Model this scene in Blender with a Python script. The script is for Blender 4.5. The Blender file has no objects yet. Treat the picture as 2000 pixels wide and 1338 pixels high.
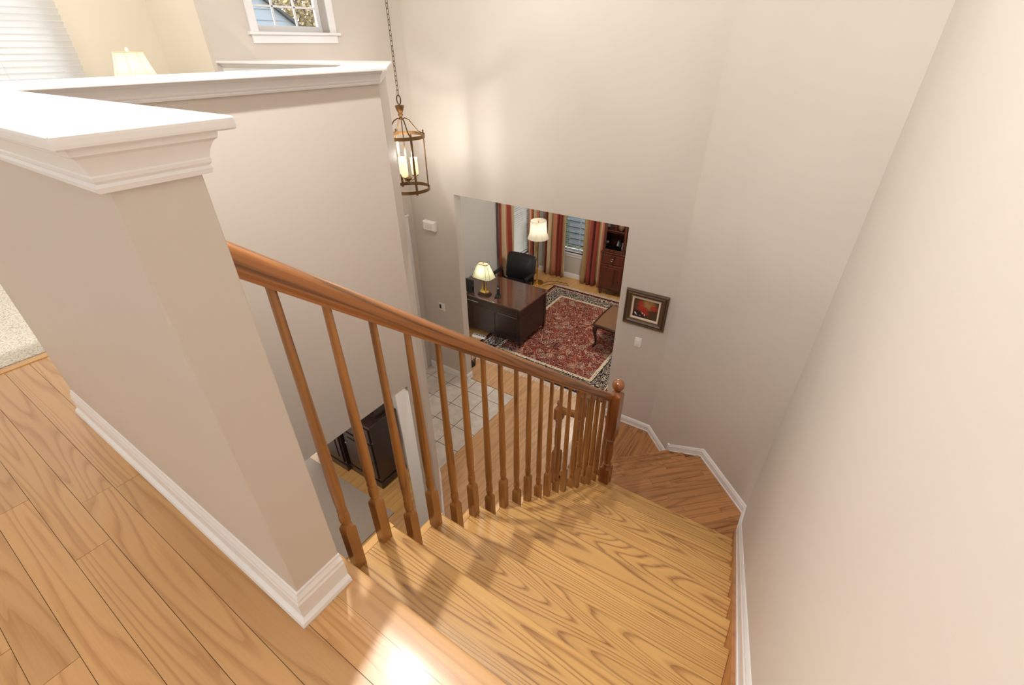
import bpy, bmesh, math, random
from mathutils import Vector, Matrix

random.seed(7)
S = bpy.context.scene
COL = S.collection
FL = -3.091            # first-floor level (upper hall floor is z = 0)
PI = math.pi

# ------------------------------------------------------------------ camera
cam = bpy.data.cameras.new('camera'); cam.sensor_width = 36.0; cam.lens = 899.07 / 2000 * 36
cam.clip_start = 0.02; cam.clip_end = 200
cam_o = bpy.data.objects.new('camera', cam); COL.objects.link(cam_o)
_yaw, _pit, _rol = -.592862, .5714025, -.00922
_f = Vector((math.sin(_yaw) * math.cos(_pit), math.cos(_yaw) * math.cos(_pit), -math.sin(_pit)))
_r = Vector((math.cos(_yaw), -math.sin(_yaw), 0)); _u = _r.cross(_f)
_r2 = _r * math.cos(_rol) + _u * math.sin(_rol); _u2 = -_r * math.sin(_rol) + _u * math.cos(_rol)
_M = Matrix((( _r2.x, _u2.x, -_f.x, 0), (_r2.y, _u2.y, -_f.y, 0), (_r2.z, _u2.z, -_f.z, 1.2), (0, 0, 0, 1)))
cam_o.matrix_world = _M
S.camera = cam_o

# ------------------------------------------------------------------ world, exposure
W = bpy.data.worlds.new('overcast_sky'); S.world = W; W.use_nodes = True
W.node_tree.nodes['Background'].inputs[0].default_value = (.94, .97, 1.0, 1)
W.node_tree.nodes['Background'].inputs[1].default_value = 7.0
S.view_settings.view_transform = 'Standard'; S.view_settings.look = 'None'
S.view_settings.gamma = 1.0; S.view_settings.use_curve_mapping = False
S.view_settings.exposure = -0.42
S.cycles.use_denoising = True
S.cycles.max_bounces = 10; S.cycles.diffuse_bounces = 6; S.cycles.glossy_bounces = 4
S.cycles.transmission_bounces = 6; S.cycles.transparent_max_bounces = 10
S.cycles.caustics_reflective = False; S.cycles.caustics_refractive = False
S.cycles.sample_clamp_indirect = 6.0

WARM = (1.0, .95, .88); NEUT = (1.0, .985, .965)
LAMP_W = dict(stair=225, hall=50, foyer=40, loft=44, study=125, family=130, desk=1.8, floorlamp=3.5, loftlamp=1.0, lantern=11)  # hall, foyer, loft, study and family are added fill lights

def lamp(name, loc, watts, radius, color=WARM, parent=None):
    L = bpy.data.lights.new(name, 'POINT'); L.energy = watts; L.shadow_soft_size = radius; L.color = color
    o = bpy.data.objects.new(name, L); COL.objects.link(o); o.location = loc
    if parent: o.parent = parent
    return o

# ------------------------------------------------------------------ materials
def srgb(r, g, b):
    f = lambda c: ((c / 255) / 12.92) if c / 255 <= .04045 else (((c / 255) + .055) / 1.055) ** 2.4
    return (f(r), f(g), f(b), 1)

class NT:
    def __init__(s, name):
        s.m = bpy.data.materials.new(name); s.m.use_nodes = True
        s.t = s.m.node_tree; s.b = s.t.nodes['Principled BSDF']; s.out = s.t.nodes['Material Output']
    def n(s, typ, **kw):
        x = s.t.nodes.new(typ)
        for k, v in kw.items():
            if k.startswith('i_'): x.inputs[int(k[2:])].default_value = v
            elif k in x.inputs and not hasattr(x, k): x.inputs[k].default_value = v
            else:
                try: setattr(x, k, v)
                except Exception: x.inputs[k].default_value = v
        return x
    def l(s, a, b): s.t.links.new(a, b)
    def math(s, op, a, b=None, c=None):
        x = s.t.nodes.new('ShaderNodeMath'); x.operation = op
        for i, v in enumerate((a, b, c)):
            if v is None: continue
            if isinstance(v, (int, float)): x.inputs[i].default_value = v
            else: s.l(v, x.inputs[i])
        return x.outputs[0]
    def mix(s, fac, a, b, mode='MIX'):
        x = s.t.nodes.new('ShaderNodeMix'); x.data_type = 'RGBA'; x.blend_type = mode
        for sock, v in ((x.inputs[0], fac), (x.inputs[6], a), (x.inputs[7], b)):
            if isinstance(v, (int, float, tuple)): sock.default_value = v
            else: s.l(v, sock)
        return x.outputs[2]
    def ramp(s, fac, stops, interp='LINEAR'):
        x = s.t.nodes.new('ShaderNodeValToRGB'); cr = x.color_ramp; cr.interpolation = interp
        while len(cr.elements) < len(stops): cr.elements.new(.5)
        for e, (p, c) in zip(cr.elements, stops): e.position = p; e.color = c
        s.l(fac, x.inputs[0]); return x.outputs[0]

def plain(name, col, rough=.5, metal=0, coat=0, spec=None, trans=0, ior=None):
    k = NT(name); b = k.b
    b.inputs['Base Color'].default_value = col; b.inputs['Roughness'].default_value = rough
    b.inputs['Metallic'].default_value = metal; b.inputs['Coat Weight'].default_value = coat
    if spec is not None: b.inputs['Specular IOR Level'].default_value = spec
    if trans: b.inputs['Transmission Weight'].default_value = trans
    if ior: b.inputs['IOR'].default_value = ior
    return k.m

def paint(name, col, rough=.55, bump=.05, scale=180):
    k = NT(name); b = k.b
    tc = k.n('ShaderNodeTexCoord'); nz = k.n('ShaderNodeTexNoise'); nz.inputs['Scale'].default_value = scale; nz.inputs['Detail'].default_value = 2
    k.l(tc.outputs['Object'], nz.inputs['Vector'])
    n2 = k.n('ShaderNodeTexNoise'); n2.inputs['Scale'].default_value = 1.3; k.l(tc.outputs['Object'], n2.inputs['Vector'])
    f = k.ramp(n2.outputs[0], [(.3, (.97, .97, .97, 1)), (.7, (1.03, 1.03, 1.03, 1))])
    c = k.mix(1.0, col, f, 'MULTIPLY'); k.l(c, b.inputs['Base Color'])
    b.inputs['Roughness'].default_value = rough
    bp = k.n('ShaderNodeBump'); bp.inputs['Strength'].default_value = bump; bp.inputs['Distance'].default_value = .002
    k.l(nz.outputs[0], bp.inputs['Height']); k.l(bp.outputs[0], b.inputs['Normal'])
    return k.m

def oak(name, light, dark, axis=0, rough=.3, rings=13, vary=.14, across=5.0, along=.55, line=.75, pores=.5, coat=.25, soft=.34):
    """Oak: contour-line cathedral figure along one local axis, fine pores, tone that differs from piece to piece."""
    k = NT(name); b = k.b
    tc = k.n('ShaderNodeTexCoord'); oi = k.n('ShaderNodeObjectInfo')
    off = k.n('ShaderNodeCombineXYZ')
    k.l(k.math('MULTIPLY', oi.outputs['Random'], 31.7), off.inputs[0]); k.l(k.math('MULTIPLY', oi.outputs['Random'], 57.3), off.inputs[1]); k.l(k.math('MULTIPLY', oi.outputs['Random'], 11.9), off.inputs[2])
    add = k.n('ShaderNodeVectorMath'); add.operation = 'ADD'; k.l(tc.outputs['Object'], add.inputs[0]); k.l(off.outputs[0], add.inputs[1])
    def mapped(al, ac):
        mp = k.n('ShaderNodeMapping'); sc = [ac, ac, ac]; sc[axis] = al; mp.inputs['Scale'].default_value = sc
        k.l(add.outputs[0], mp.inputs['Vector']); return mp.outputs[0]
    n1 = k.n('ShaderNodeTexNoise'); n1.inputs['Scale'].default_value = 1.0; n1.inputs['Detail'].default_value = 1.6; n1.inputs['Roughness'].default_value = .42; n1.inputs['Distortion'].default_value = .35
    k.l(mapped(along, across), n1.inputs['Vector'])
    fr = k.math('FRACT', k.math('MULTIPLY', n1.outputs[0], rings))
    lines = k.ramp(fr, [(0, (1, 1, 1, 1)), (.12, (.75, .75, .75, 1)), (soft, (.12, .12, .12, 1)), (.8, (0, 0, 0, 1)), (1, (.55, .55, .55, 1))])
    n2 = k.n('ShaderNodeTexNoise'); n2.inputs['Scale'].default_value = 1.0; n2.inputs['Detail'].default_value = 3
    k.l(mapped(5, 210), n2.inputs['Vector'])
    por = k.ramp(n2.outputs[0], [(.42, (0, 0, 0, 1)), (.66, (1, 1, 1, 1))])
    n3 = k.n('ShaderNodeTexNoise'); n3.inputs['Scale'].default_value = 1.0; n3.inputs['Detail'].default_value = 2
    k.l(mapped(.9, 2.2), n3.inputs['Vector'])
    fac = k.math('MULTIPLY', lines, line)
    fac = k.math('ADD', fac, k.math('MULTIPLY', por, k.math('MULTIPLY_ADD', lines, pores * .6, pores * .25)))
    fac = k.math('MINIMUM', fac, 1.0)
    c = k.mix(fac, light, dark)
    tone = k.math('ADD', k.math('MULTIPLY_ADD', oi.outputs['Random'], vary, 1 - vary / 2), k.math('MULTIPLY_ADD', n3.outputs[0], .3, -.15))
    tv = k.n('ShaderNodeCombineColor'); k.l(tone, tv.inputs[0]); k.l(tone, tv.inputs[1]); k.l(k.math('MULTIPLY_ADD', tone, .85, .13), tv.inputs[2])
    c = k.mix(1.0, c, tv.outputs[0], 'MULTIPLY'); k.l(c, b.inputs['Base Color'])
    b.inputs['Roughness'].default_value = rough; b.inputs['Coat Weight'].default_value = coat; b.inputs['Coat Roughness'].default_value = .24
    bp = k.n('ShaderNodeBump'); bp.inputs['Strength'].default_value = .12; bp.inputs['Distance'].default_value = .001; bp.invert = True
    k.l(fac, bp.inputs['Height']); k.l(bp.outputs[0], b.inputs['Normal'])
    return k.m

M = {}
M['wall'] = paint('wall_paint_greige', srgb(205, 197, 188))
M['wall_loft'] = paint('wall_paint_cream', srgb(222, 214, 198))
M['wall_study'] = paint('wall_paint_grey', srgb(196, 193, 186))
M['white'] = paint('white_trim_paint', srgb(233, 233, 234), .32, .02, 60)
M['ceil'] = paint('ceiling_paint', srgb(240, 237, 232), .8)
M['plank'] = oak('oak_hall_planks', srgb(202, 158, 108), srgb(166, 118, 70), 0, .33, 15, .15, 7.5, .55, .58, .3, .18)
M['plank'].node_tree.nodes['Principled BSDF'].inputs['Coat Roughness'].default_value = .13
M['tread'] = oak('oak_stair_treads', srgb(202, 158, 94), srgb(136, 90, 44), 0, .36, 36, .2, 5.2, .36, .75, .5, .12, .3)
M['treadend'] = oak('oak_tread_returns', srgb(208, 160, 94), srgb(158, 104, 48), 1, .3, 6, .1, 8, .6, .5, .5)
M['riser'] = oak('oak_risers', srgb(198, 146, 82), srgb(140, 88, 38), 0, .35, 8, .06, 5, .5, .5, .5)
M['landing'] = oak('oak_landing_boards', srgb(176, 124, 76), srgb(112, 68, 34), 0, .3, 7, .22, 9, .7, .5, .6)
M['strip'] = oak('oak_first_floor_strips', srgb(202, 158, 114), srgb(160, 112, 70), 0, .3, 6, .14, 9, .7, .38, .45)
M['stripwarm'] = oak('oak_study_floor', srgb(210, 164, 104), srgb(172, 120, 64), 0, .3, 6, .12, 9, .7, .35, .4)
M['balus'] = oak('oak_balusters', srgb(164, 112, 58), srgb(108, 68, 30), 2, .3, 5, .12, 9, .8, .5, .6, .35)
M['rail'] = oak('oak_handrail', srgb(160, 102, 50), srgb(100, 60, 26), 1, .32, 9, .05, 20, .5, .85, .8, .2)
M['newel'] = oak('oak_newels', srgb(158, 98, 54), srgb(98, 56, 28), 2, .22, 6, .06, 8, .8, .45, .5, .5)
M['skirt'] = oak('oak_skirt', srgb(182, 118, 58), srgb(126, 72, 30), 1, .35, 5, .05, 7, .5, .4, .5)
M['sub'] = plain('dark_subfloor', srgb(104, 72, 44), .9)
M['grout'] = plain('tile_grout', srgb(86, 74, 64), .9)
M['black'] = plain('black_plastic', srgb(22, 22, 23), .4)
M['leather'] = plain('black_leather', srgb(26, 25, 27), .38, coat=.1)
M['brass'] = plain('antique_brass', srgb(132, 104, 70), .32, 1)
M['bronze'] = plain('dark_bronze', srgb(92, 66, 44), .4, .85)
M['gold'] = plain('polished_brass', srgb(214, 178, 96), .2, 1)
M['chrome'] = plain('chrome', srgb(200, 200, 205), .15, 1)
M['plastic'] = plain('white_plastic', srgb(238, 236, 232), .35)
M['darkwood'] = oak('mahogany_dark', srgb(62, 34, 26), srgb(30, 15, 12), 0, .25, 6, .05, 6, .6, .6, .5, .3)
M['deskw'] = oak('mahogany_desk', srgb(40, 24, 20), srgb(20, 11, 10), 0, .3, 6, .05, 6, .6, .6, .5, .2)
M['desktop'] = oak('mahogany_desk_top', srgb(92, 58, 42), srgb(52, 30, 22), 0, .12, 6, .05, 6, .6, .6, .5, 1.0)
M['desktop'].node_tree.nodes['Principled BSDF'].inputs['Coat Roughness'].default_value = .03
M['cabw'] = oak('walnut_cabinet', srgb(92, 46, 30), srgb(50, 22, 14), 2, .25, 5, .05, 6, .6, .6, .5, .4)
M['hutch'] = oak('espresso_hutch', srgb(58, 40, 36), srgb(30, 20, 18), 2, .25, 5, .05, 6, .6, .6, .5, .4)
M['frame'] = plain('picture_frame_brown', srgb(86, 66, 46), .45)
M['framegold'] = plain('picture_frame_fillet', srgb(142, 116, 84), .4)
M['liner'] = plain('picture_liner_cream', srgb(222, 204, 184), .7)
M['topleather'] = paint('tan_leather_top', srgb(112, 82, 56), .3, .1, 120)
M['glass'] = plain('clear_glass', (1, 1, 1, 1), .02, trans=1, ior=1.45)
M['bluewall'] = plain('neighbour_siding', srgb(126, 134, 144), .8)
M['roofdark'] = plain('neighbour_rake', srgb(44, 48, 54), .8)
M['grass'] = paint('lawn', srgb(88, 102, 62), .9, .4, 20)
M['bark'] = paint('bark', srgb(96, 84, 74), .9, .3, 30)
M['leaf'] = plain('gold_leaves', srgb(152, 134, 96), .8)
M['greenleaf'] = plain('green_leaves', srgb(62, 84, 46), .7)
M['cordw'] = plain('white_cable', srgb(225, 225, 222), .5)
M['cordb'] = plain('brown_cable', srgb(66, 50, 34), .5)
M['bead'] = plain('iron_black', srgb(30, 28, 27), .5)

def thin_glass(name):
    k = NT(name); t = k.n('ShaderNodeBsdfTransparent'); g = k.n('ShaderNodeBsdfGlossy'); g.inputs['Roughness'].default_value = .02
    fr = k.n('ShaderNodeFresnel'); fr.inputs['IOR'].default_value = 1.45
    mx = k.n('ShaderNodeMixShader'); k.l(fr.outputs[0], mx.inputs[0]); k.l(t.outputs[0], mx.inputs[1]); k.l(g.outputs[0], mx.inputs[2]); k.l(mx.outputs[0], k.out.inputs[0]); return k.m
M['pane'] = thin_glass('window_glass')

def shade_mat(name, col, trans=.6):
    k = NT(name); d = k.n('ShaderNodeBsdfDiffuse'); d.inputs[0].default_value = col
    t = k.n('ShaderNodeBsdfTranslucent'); t.inputs[0].default_value = col
    mx = k.n('ShaderNodeMixShader'); mx.inputs[0].default_value = trans
    k.l(d.outputs[0], mx.inputs[1]); k.l(t.outputs[0], mx.inputs[2]); k.l(mx.outputs[0], k.out.inputs[0]); return k.m
M['shade'] = shade_mat('cream_lampshade', srgb(246, 238, 216))
M['shadeg'] = shade_mat('ivory_green_shade', srgb(232, 230, 196))
M['blind'] = shade_mat('white_blind_slats', srgb(248, 248, 248), .6)

def emit(name, col, s):
    k = NT(name); e = k.n('ShaderNodeEmission'); e.inputs[0].default_value = col; e.inputs[1].default_value = s; k.l(e.outputs[0], k.out.inputs[0]); return k.m
M['bulb'] = emit('glowing_bulb', (1, .9, .74, 1), 12)
M['candle'] = emit('glowing_frosted_sleeve', (1, .95, .86, 1), 3.2)
M['dome'] = emit('glowing_glass_dome', (1, .94, .84, 1), 4)

def carpet_mat(name, a, bcol, sc):
    k = NT(name); tc = k.n('ShaderNodeTexCoord')
    n1 = k.n('ShaderNodeTexNoise'); n1.inputs['Scale'].default_value = sc; n1.inputs['Detail'].default_value = 3; k.l(tc.outputs['Object'], n1.inputs['Vector'])
    c = k.ramp(n1.outputs[0], [(.34, bcol), (.5, a)]); k.l(c, k.b.inputs['Base Color']); k.b.inputs['Roughness'].default_value = 1
    k.b.inputs['Specular IOR Level'].default_value = .1
    bp = k.n('ShaderNodeBump'); bp.inputs['Strength'].default_value = .8; bp.inputs['Distance'].default_value = .006
    k.l(n1.outputs[0], bp.inputs['Height']); k.l(bp.outputs[0], k.b.inputs['Normal']); return k.m
M['carpet'] = carpet_mat('cream_carpet', srgb(220, 214, 202), srgb(166, 158, 144), 150)
M['greyrug'] = carpet_mat('grey_woven_rug', srgb(184, 170, 156), srgb(148, 136, 124), 260)

def tile_mat():
    k = NT('ceramic_tile'); tc = k.n('ShaderNodeTexCoord'); oi = k.n('ShaderNodeObjectInfo')
    ad = k.n('ShaderNodeVectorMath'); ad.operation = 'ADD'; cb = k.n('ShaderNodeCombineXYZ'); k.l(k.math('MULTIPLY', oi.outputs['Random'], 40), cb.inputs[0])
    k.l(tc.outputs['Object'], ad.inputs[0]); k.l(cb.outputs[0], ad.inputs[1])
    n1 = k.n('ShaderNodeTexNoise'); n1.inputs['Scale'].default_value = 9; n1.inputs['Detail'].default_value = 4; k.l(ad.outputs[0], n1.inputs['Vector'])
    c = k.ramp(n1.outputs[0], [(.3, srgb(196, 186, 174)), (.7, srgb(216, 208, 198))]); k.l(c, k.b.inputs['Base Color']); k.b.inputs['Roughness'].default_value = .18
    return k.m
M['tile'] = tile_mat()

def rug_mat(w, h):
    """Persian rug: nested borders measured from the edge, scattered palmettes in a red field (local x,y centred)."""
    k = NT('persian_rug'); tc = k.n('ShaderNodeTexCoord'); sp = k.n('ShaderNodeSeparateXYZ'); k.l(tc.outputs['Object'], sp.inputs[0])
    ax = k.math('SUBTRACT', w / 2, k.math('ABSOLUTE', sp.outputs[0])); ay = k.math('SUBTRACT', h / 2, k.math('ABSOLUTE', sp.outputs[1]))
    d = k.math('MINIMUM', ax, ay)
    RED, NAVY, CREAM, RUST, TAN = srgb(118, 48, 42), srgb(36, 32, 40), srgb(206, 190, 164), srgb(146, 72, 54), srgb(190, 152, 122)
    def vor(sc, feat='F1'):
        v = k.n('ShaderNodeTexVoronoi'); v.feature = feat; v.inputs['Scale'].default_value = sc; k.l(tc.outputs['Object'], v.inputs['Vector']); return v
    def noi(sc, dist=0, det=2):
        v = k.n('ShaderNodeTexNoise'); v.inputs['Scale'].default_value = sc; v.inputs['Detail'].default_value = det; v.inputs['Distortion'].default_value = dist; k.l(tc.outputs['Object'], v.inputs['Vector']); return v.outputs[0]
    def band(x, lo, hi): return k.math('MULTIPLY', k.math('GREATER_THAN', x, lo), k.math('LESS_THAN', x, hi))
    vine = band(k.math('FRACT', k.math('MULTIPLY', noi(4.5, 1.6, 1), 7)), .0, .16)
    v1 = vor(5.5); v2 = vor(27); v3 = vor(13)
    ros = band(k.math('FRACT', k.math('MULTIPLY', v1.outputs['Distance'], 9)), .0, .3)
    flow = k.math('LESS_THAN', v1.outputs['Distance'], .36)
    field = k.mix(noi(3), RED, RUST)
    field = k.mix(k.math('MULTIPLY', band(v2.outputs['Distance'], .34, .48), .8), field, NAVY)
    field = k.mix(k.math('MULTIPLY', k.math('LESS_THAN', v2.outputs['Distance'], .2), .85), field, CREAM)
    field = k.mix(k.math('MULTIPLY', k.math('MULTIPLY', flow, ros), .85), field, CREAM)
    field = k.mix(k.math('MULTIPLY', band(v3.outputs['Distance'], .38, .48), .85), field, NAVY)
    field = k.mix(k.math('MULTIPLY', vine, .7), field, TAN)
    bord = k.mix(k.math('MULTIPLY', band(k.math('FRACT', k.math('MULTIPLY', noi(9, 2, 1), 6)), 0, .34), .9), NAVY, CREAM)
    bord = k.mix(k.math('MULTIPLY', k.math('LESS_THAN', v3.outputs['Distance'], .2), .9), bord, RED)
    mini = k.mix(k.math('LESS_THAN', v2.outputs['Distance'], .3), CREAM, NAVY)
    c = k.mix(k.math('LESS_THAN', d, .40), field, CREAM)
    c = k.mix(k.math('LESS_THAN', d, .385), c, mini)
    c = k.mix(k.math('LESS_THAN', d, .345), c, NAVY)
    c = k.mix(k.math('LESS_THAN', d, .33), c, bord)
    c = k.mix(k.math('LESS_THAN', d, .10), c, CREAM)
    c = k.mix(k.math('LESS_THAN', d, .085), c, k.mix(k.math('LESS_THAN', v2.outputs['Distance'], .3), RED, CREAM))
    c = k.mix(k.math('LESS_THAN', d, .04), c, NAVY)
    k.l(c, k.b.inputs['Base Color']); k.b.inputs['Roughness'].default_value = .95; k.b.inputs['Specular IOR Level'].default_value = .1
    bp = k.n('ShaderNodeBump'); bp.inputs['Strength'].default_value = .5; bp.inputs['Distance'].default_value = .004; k.l(noi(160), bp.inputs['Height']); k.l(bp.outputs[0], k.b.inputs['Normal'])
    return k.m

def curtain_mat():
    k = NT('striped_silk'); uv = k.n('ShaderNodeUVMap'); sp = k.n('ShaderNodeSeparateXYZ'); k.l(uv.outputs[0], sp.inputs[0])
    u = k.math('FRACT', k.math('MULTIPLY', sp.outputs[0], .62))
    R, SA, CR, GO, BU = srgb(164, 70, 50), srgb(212, 138, 108), srgb(222, 200, 160), srgb(190, 154, 104), srgb(94, 34, 36)
    c = k.ramp(u, [(0, R), (.16, GO), (.2, CR), (.30, SA), (.42, R), (.5, BU), (.58, CR), (.68, GO), (.76, SA), (.84, R), (.93, BU)], 'CONSTANT')
    d = k.n('ShaderNodeBsdfPrincipled'); k.l(c, d.inputs['Base Color']); d.inputs['Roughness'].default_value = .45; d.inputs['Sheen Weight'].default_value = .2
    t = k.n('ShaderNodeBsdfTranslucent'); k.l(c, t.inputs[0]); mx = k.n('ShaderNodeMixShader'); mx.inputs[0].default_value = .25
    k.l(d.outputs[0], mx.inputs[1]); k.l(t.outputs[0], mx.inputs[2]); k.l(mx.outputs[0], k.out.inputs[0]); return k.m
M['curtain'] = curtain_mat()

def painting_mat():
    """Flower still life in local x,z metres around the canvas centre."""
    k = NT('painted_flowers'); tc = k.n('ShaderNodeTexCoord'); sp = k.n('ShaderNodeSeparateXYZ'); k.l(tc.outputs['Object'], sp.inputs[0])
    x, z = sp.outputs[0], sp.outputs[2]
    def blob(cx, cz, rx, rz):
        a = k.math('DIVIDE', k.math('SUBTRACT', x, cx), rx); b = k.math('DIVIDE', k.math('SUBTRACT', z, cz), rz)
        return k.math('ADD', k.math('MULTIPLY', a, a), k.math('MULTIPLY', b, b))
    def noi(sc, dist=0):
        v = k.n('ShaderNodeTexNoise'); v.inputs['Scale'].default_value = sc; v.inputs['Detail'].default_value = 2; v.inputs['Distortion'].default_value = dist; k.l(tc.outputs['Object'], v.inputs['Vector']); return v.outputs[0]
    g = k.math('ADD', blob(.02, .05, .12, .09), k.math('MULTIPLY', noi(18), .8))
    c = k.ramp(g, [(0, srgb(198, 164, 104)), (.55, srgb(150, 114, 66)), (1, srgb(76, 56, 40))])
    c = k.mix(k.math('LESS_THAN', k.math('ADD', blob(-.07, -.07, .1, .045), noi(40)), 1.2), c, srgb(36, 26, 26))
    n = noi(60, 2.5)
    for cx, cz, rx, rz in ((-.055, .055, .05, .04), (-.035, .0, .075, .05), (.085, .03, .05, .045), (.0, -.045, .06, .03)):
        c = k.mix(k.math('LESS_THAN', k.math('ADD', blob(cx, cz, rx, rz), k.math('MULTIPLY', n, 3.2)), 2.05), c, k.mix(noi(90), srgb(120, 22, 22), srgb(206, 62, 44)))
    c = k.mix(k.math('MULTIPLY', k.math('LESS_THAN', blob(.05, .02, .1, .07), 1.0), k.math('GREATER_THAN', noi(70, 3), .64)), c, srgb(40, 34, 24))
    v = k.n('ShaderNodeTexVoronoi'); v.inputs['Scale'].default_value = 44; k.l(tc.outputs['Object'], v.inputs['Vector'])
    c = k.mix(k.math('MULTIPLY', k.math('LESS_THAN', blob(-.055, -.062, .085, .024), 1.0), k.math('LESS_THAN', v.outputs['Distance'], .38)), c, srgb(226, 226, 232))
    k.l(c, k.b.inputs['Base Color']); k.b.inputs['Roughness'].default_value = .4; return k.m
M['canvas'] = painting_mat()

# ------------------------------------------------------------------ mesh helpers
class MB:
    def __init__(s): s.v = []; s.f = []; s.uv = None
    def add(s, vs, fs):
        o = len(s.v); s.v += [tuple(p) for p in vs]; s.f += [tuple(i + o for i in f) for f in fs]; return s
    def box(s, a, b):
        (x0, y0, z0), (x1, y1, z1) = a, b
        return s.add([(x0, y0, z0), (x1, y0, z0), (x1, y1, z0), (x0, y1, z0), (x0, y0, z1), (x1, y0, z1), (x1, y1, z1), (x0, y1, z1)],
                     [(0, 3, 2, 1), (4, 5, 6, 7), (0, 1, 5, 4), (1, 2, 6, 5), (2, 3, 7, 6), (3, 0, 4, 7)])
    def prism(s, poly, z0, z1):                      # plan polygon (ccw) extruded in z
        n = len(poly)
        return s.add([(x, y, z0) for x, y in poly] + [(x, y, z1) for x, y in poly],
                     [tuple(range(n - 1, -1, -1)), tuple(range(n, 2 * n))] + [(i, (i + 1) % n, n + (i + 1) % n, n + i) for i in range(n)])
    def loft(s, rings, cap=True):                    # list of equal-length closed rings
        n = len(rings[0]); o = len(s.v)
        for r in rings: s.v += [tuple(p) for p in r]
        for k in range(len(rings) - 1):
            for i in range(n):
                s.f.append((o + k * n + i, o + k * n + (i + 1) % n, o + (k + 1) * n + (i + 1) % n, o + (k + 1) * n + i))
        if cap:
            s.f.append(tuple(o + i for i in range(n - 1, -1, -1))); s.f.append(tuple(o + (len(rings) - 1) * n + i for i in range(n)))
        return s
    def lathe(s, prof, seg=16, c=(0, 0, 0), cap=True, rot=0):
        return s.loft([[(c[0] + r * math.cos(rot + 2 * PI * i / seg), c[1] + r * math.sin(rot + 2 * PI * i / seg), c[2] + z) for i in range(seg)] for r, z in prof], cap)
    def sq(s, prof, c=(0, 0, 0), cap=True):          # square section stack
        return s.loft([[(c[0] + a * r, c[1] + b * r, c[2] + z) for a, b in ((-1, -1), (1, -1), (1, 1), (-1, 1))] for r, z in prof], cap)
    def tube(s, path, rad, seg=8, cap=True, closed=False):
        P = [Vector(p) for p in path]; rings = []; n = len(P); up = Vector((0, 0, 1)); prev = None
        for i, p in enumerate(P):
            if closed: t = P[(i + 1) % n] - P[i - 1]
            else: t = P[min(i + 1, n - 1)] - P[max(i - 1, 0)]
            t.normalize()
            a = prev if prev is not None else (up if abs(t.dot(up)) < .95 else Vector((1, 0, 0)))
            x = (a - t * a.dot(t)); x.normalize(); prev = x; y = t.cross(x)
            r = rad[i] if isinstance(rad, (list, tuple)) else rad
            rings.append([p + x * r * math.cos(2 * PI * k / seg) + y * r * math.sin(2 * PI * k / seg) for k in range(seg)])
        if closed: rings.append(rings[0]); return s.loft(rings, False)
        return s.loft(rings, cap)
    def sweep(s, prof, p0, p1, out, up=(0, 0, 1), m0=0.0, m1=0.0):
        """profile [(out,up)...] from p0 to p1; m = shift along the run per unit of out (mitres)."""
        p0, p1, out, up = Vector(p0), Vector(p1), Vector(out).normalized(), Vector(up); d = (p1 - p0).normalized()
        return s.loft([[p0 + out * o + up * u + d * (o * m0) for o, u in prof], [p1 + out * o + up * u + d * (o * m1) for o, u in prof]])
    def mesh(s, name, bevel=0, seg=1, smooth=False):
        me = bpy.data.meshes.new(name); me.from_pydata(s.v, [], s.f)
        bm = bmesh.new(); bm.from_mesh(me)
        bmesh.ops.remove_doubles(bm, verts=bm.verts, dist=1e-6)
        bmesh.ops.recalc_face_normals(bm, faces=bm.faces)
        if bevel: bmesh.ops.bevel(bm, geom=list(bm.edges), offset=bevel, segments=seg, affect='EDGES', profile=.6, clamp_overlap=True)
        bm.to_mesh(me); bm.free()
        if smooth:
            for p in me.polygons: p.use_smooth = True
        return me
    def build(s, name, mat, parent=None, loc=None, rz=0, bevel=0, seg=1, smooth=False):
        me = s.mesh(name, bevel, seg, smooth); me.materials.append(M[mat] if isinstance(mat, str) else mat)
        return link(name, me, parent, loc, rz)

def link(name, me, parent=None, loc=None, rz=0):
    o = bpy.data.objects.new(name, me); COL.objects.link(o)
    if parent: o.parent = parent
    if loc: o.location = loc
    if rz: o.rotation_euler = (0, 0, rz)
    return o
def smooth_auto(o, ang=.6):
    for p in o.data.polygons: p.use_smooth = True
    bm = bmesh.new(); bm.from_mesh(o.data)
    for e in bm.edges: e.smooth = len(e.link_faces) == 2 and e.calc_face_angle(9) < ang
    bm.to_mesh(o.data); bm.free(); return o
def top(o, label, cat, group=None, kind=None):
    o['label'] = label; o['category'] = cat
    if group: o['group'] = group
    if kind: o['kind'] = kind
    return o
def struct(o, label, cat): return top(o, label, cat, None, 'structure')
def empty(name, loc=(0, 0, 0), rz=0):
    o = bpy.data.objects.new(name, None); COL.objects.link(o); o.location = loc; o.rotation_euler = (0, 0, rz); o.empty_display_size = .05; return o
def stuff(o): o['kind'] = 'stuff'; return o
def copy_tree(o, parent=None):
    c = o.copy(); COL.objects.link(c); c.parent = parent
    for ch in [x for x in bpy.data.objects if x.parent == o]: copy_tree(ch, c)
    return c

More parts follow.
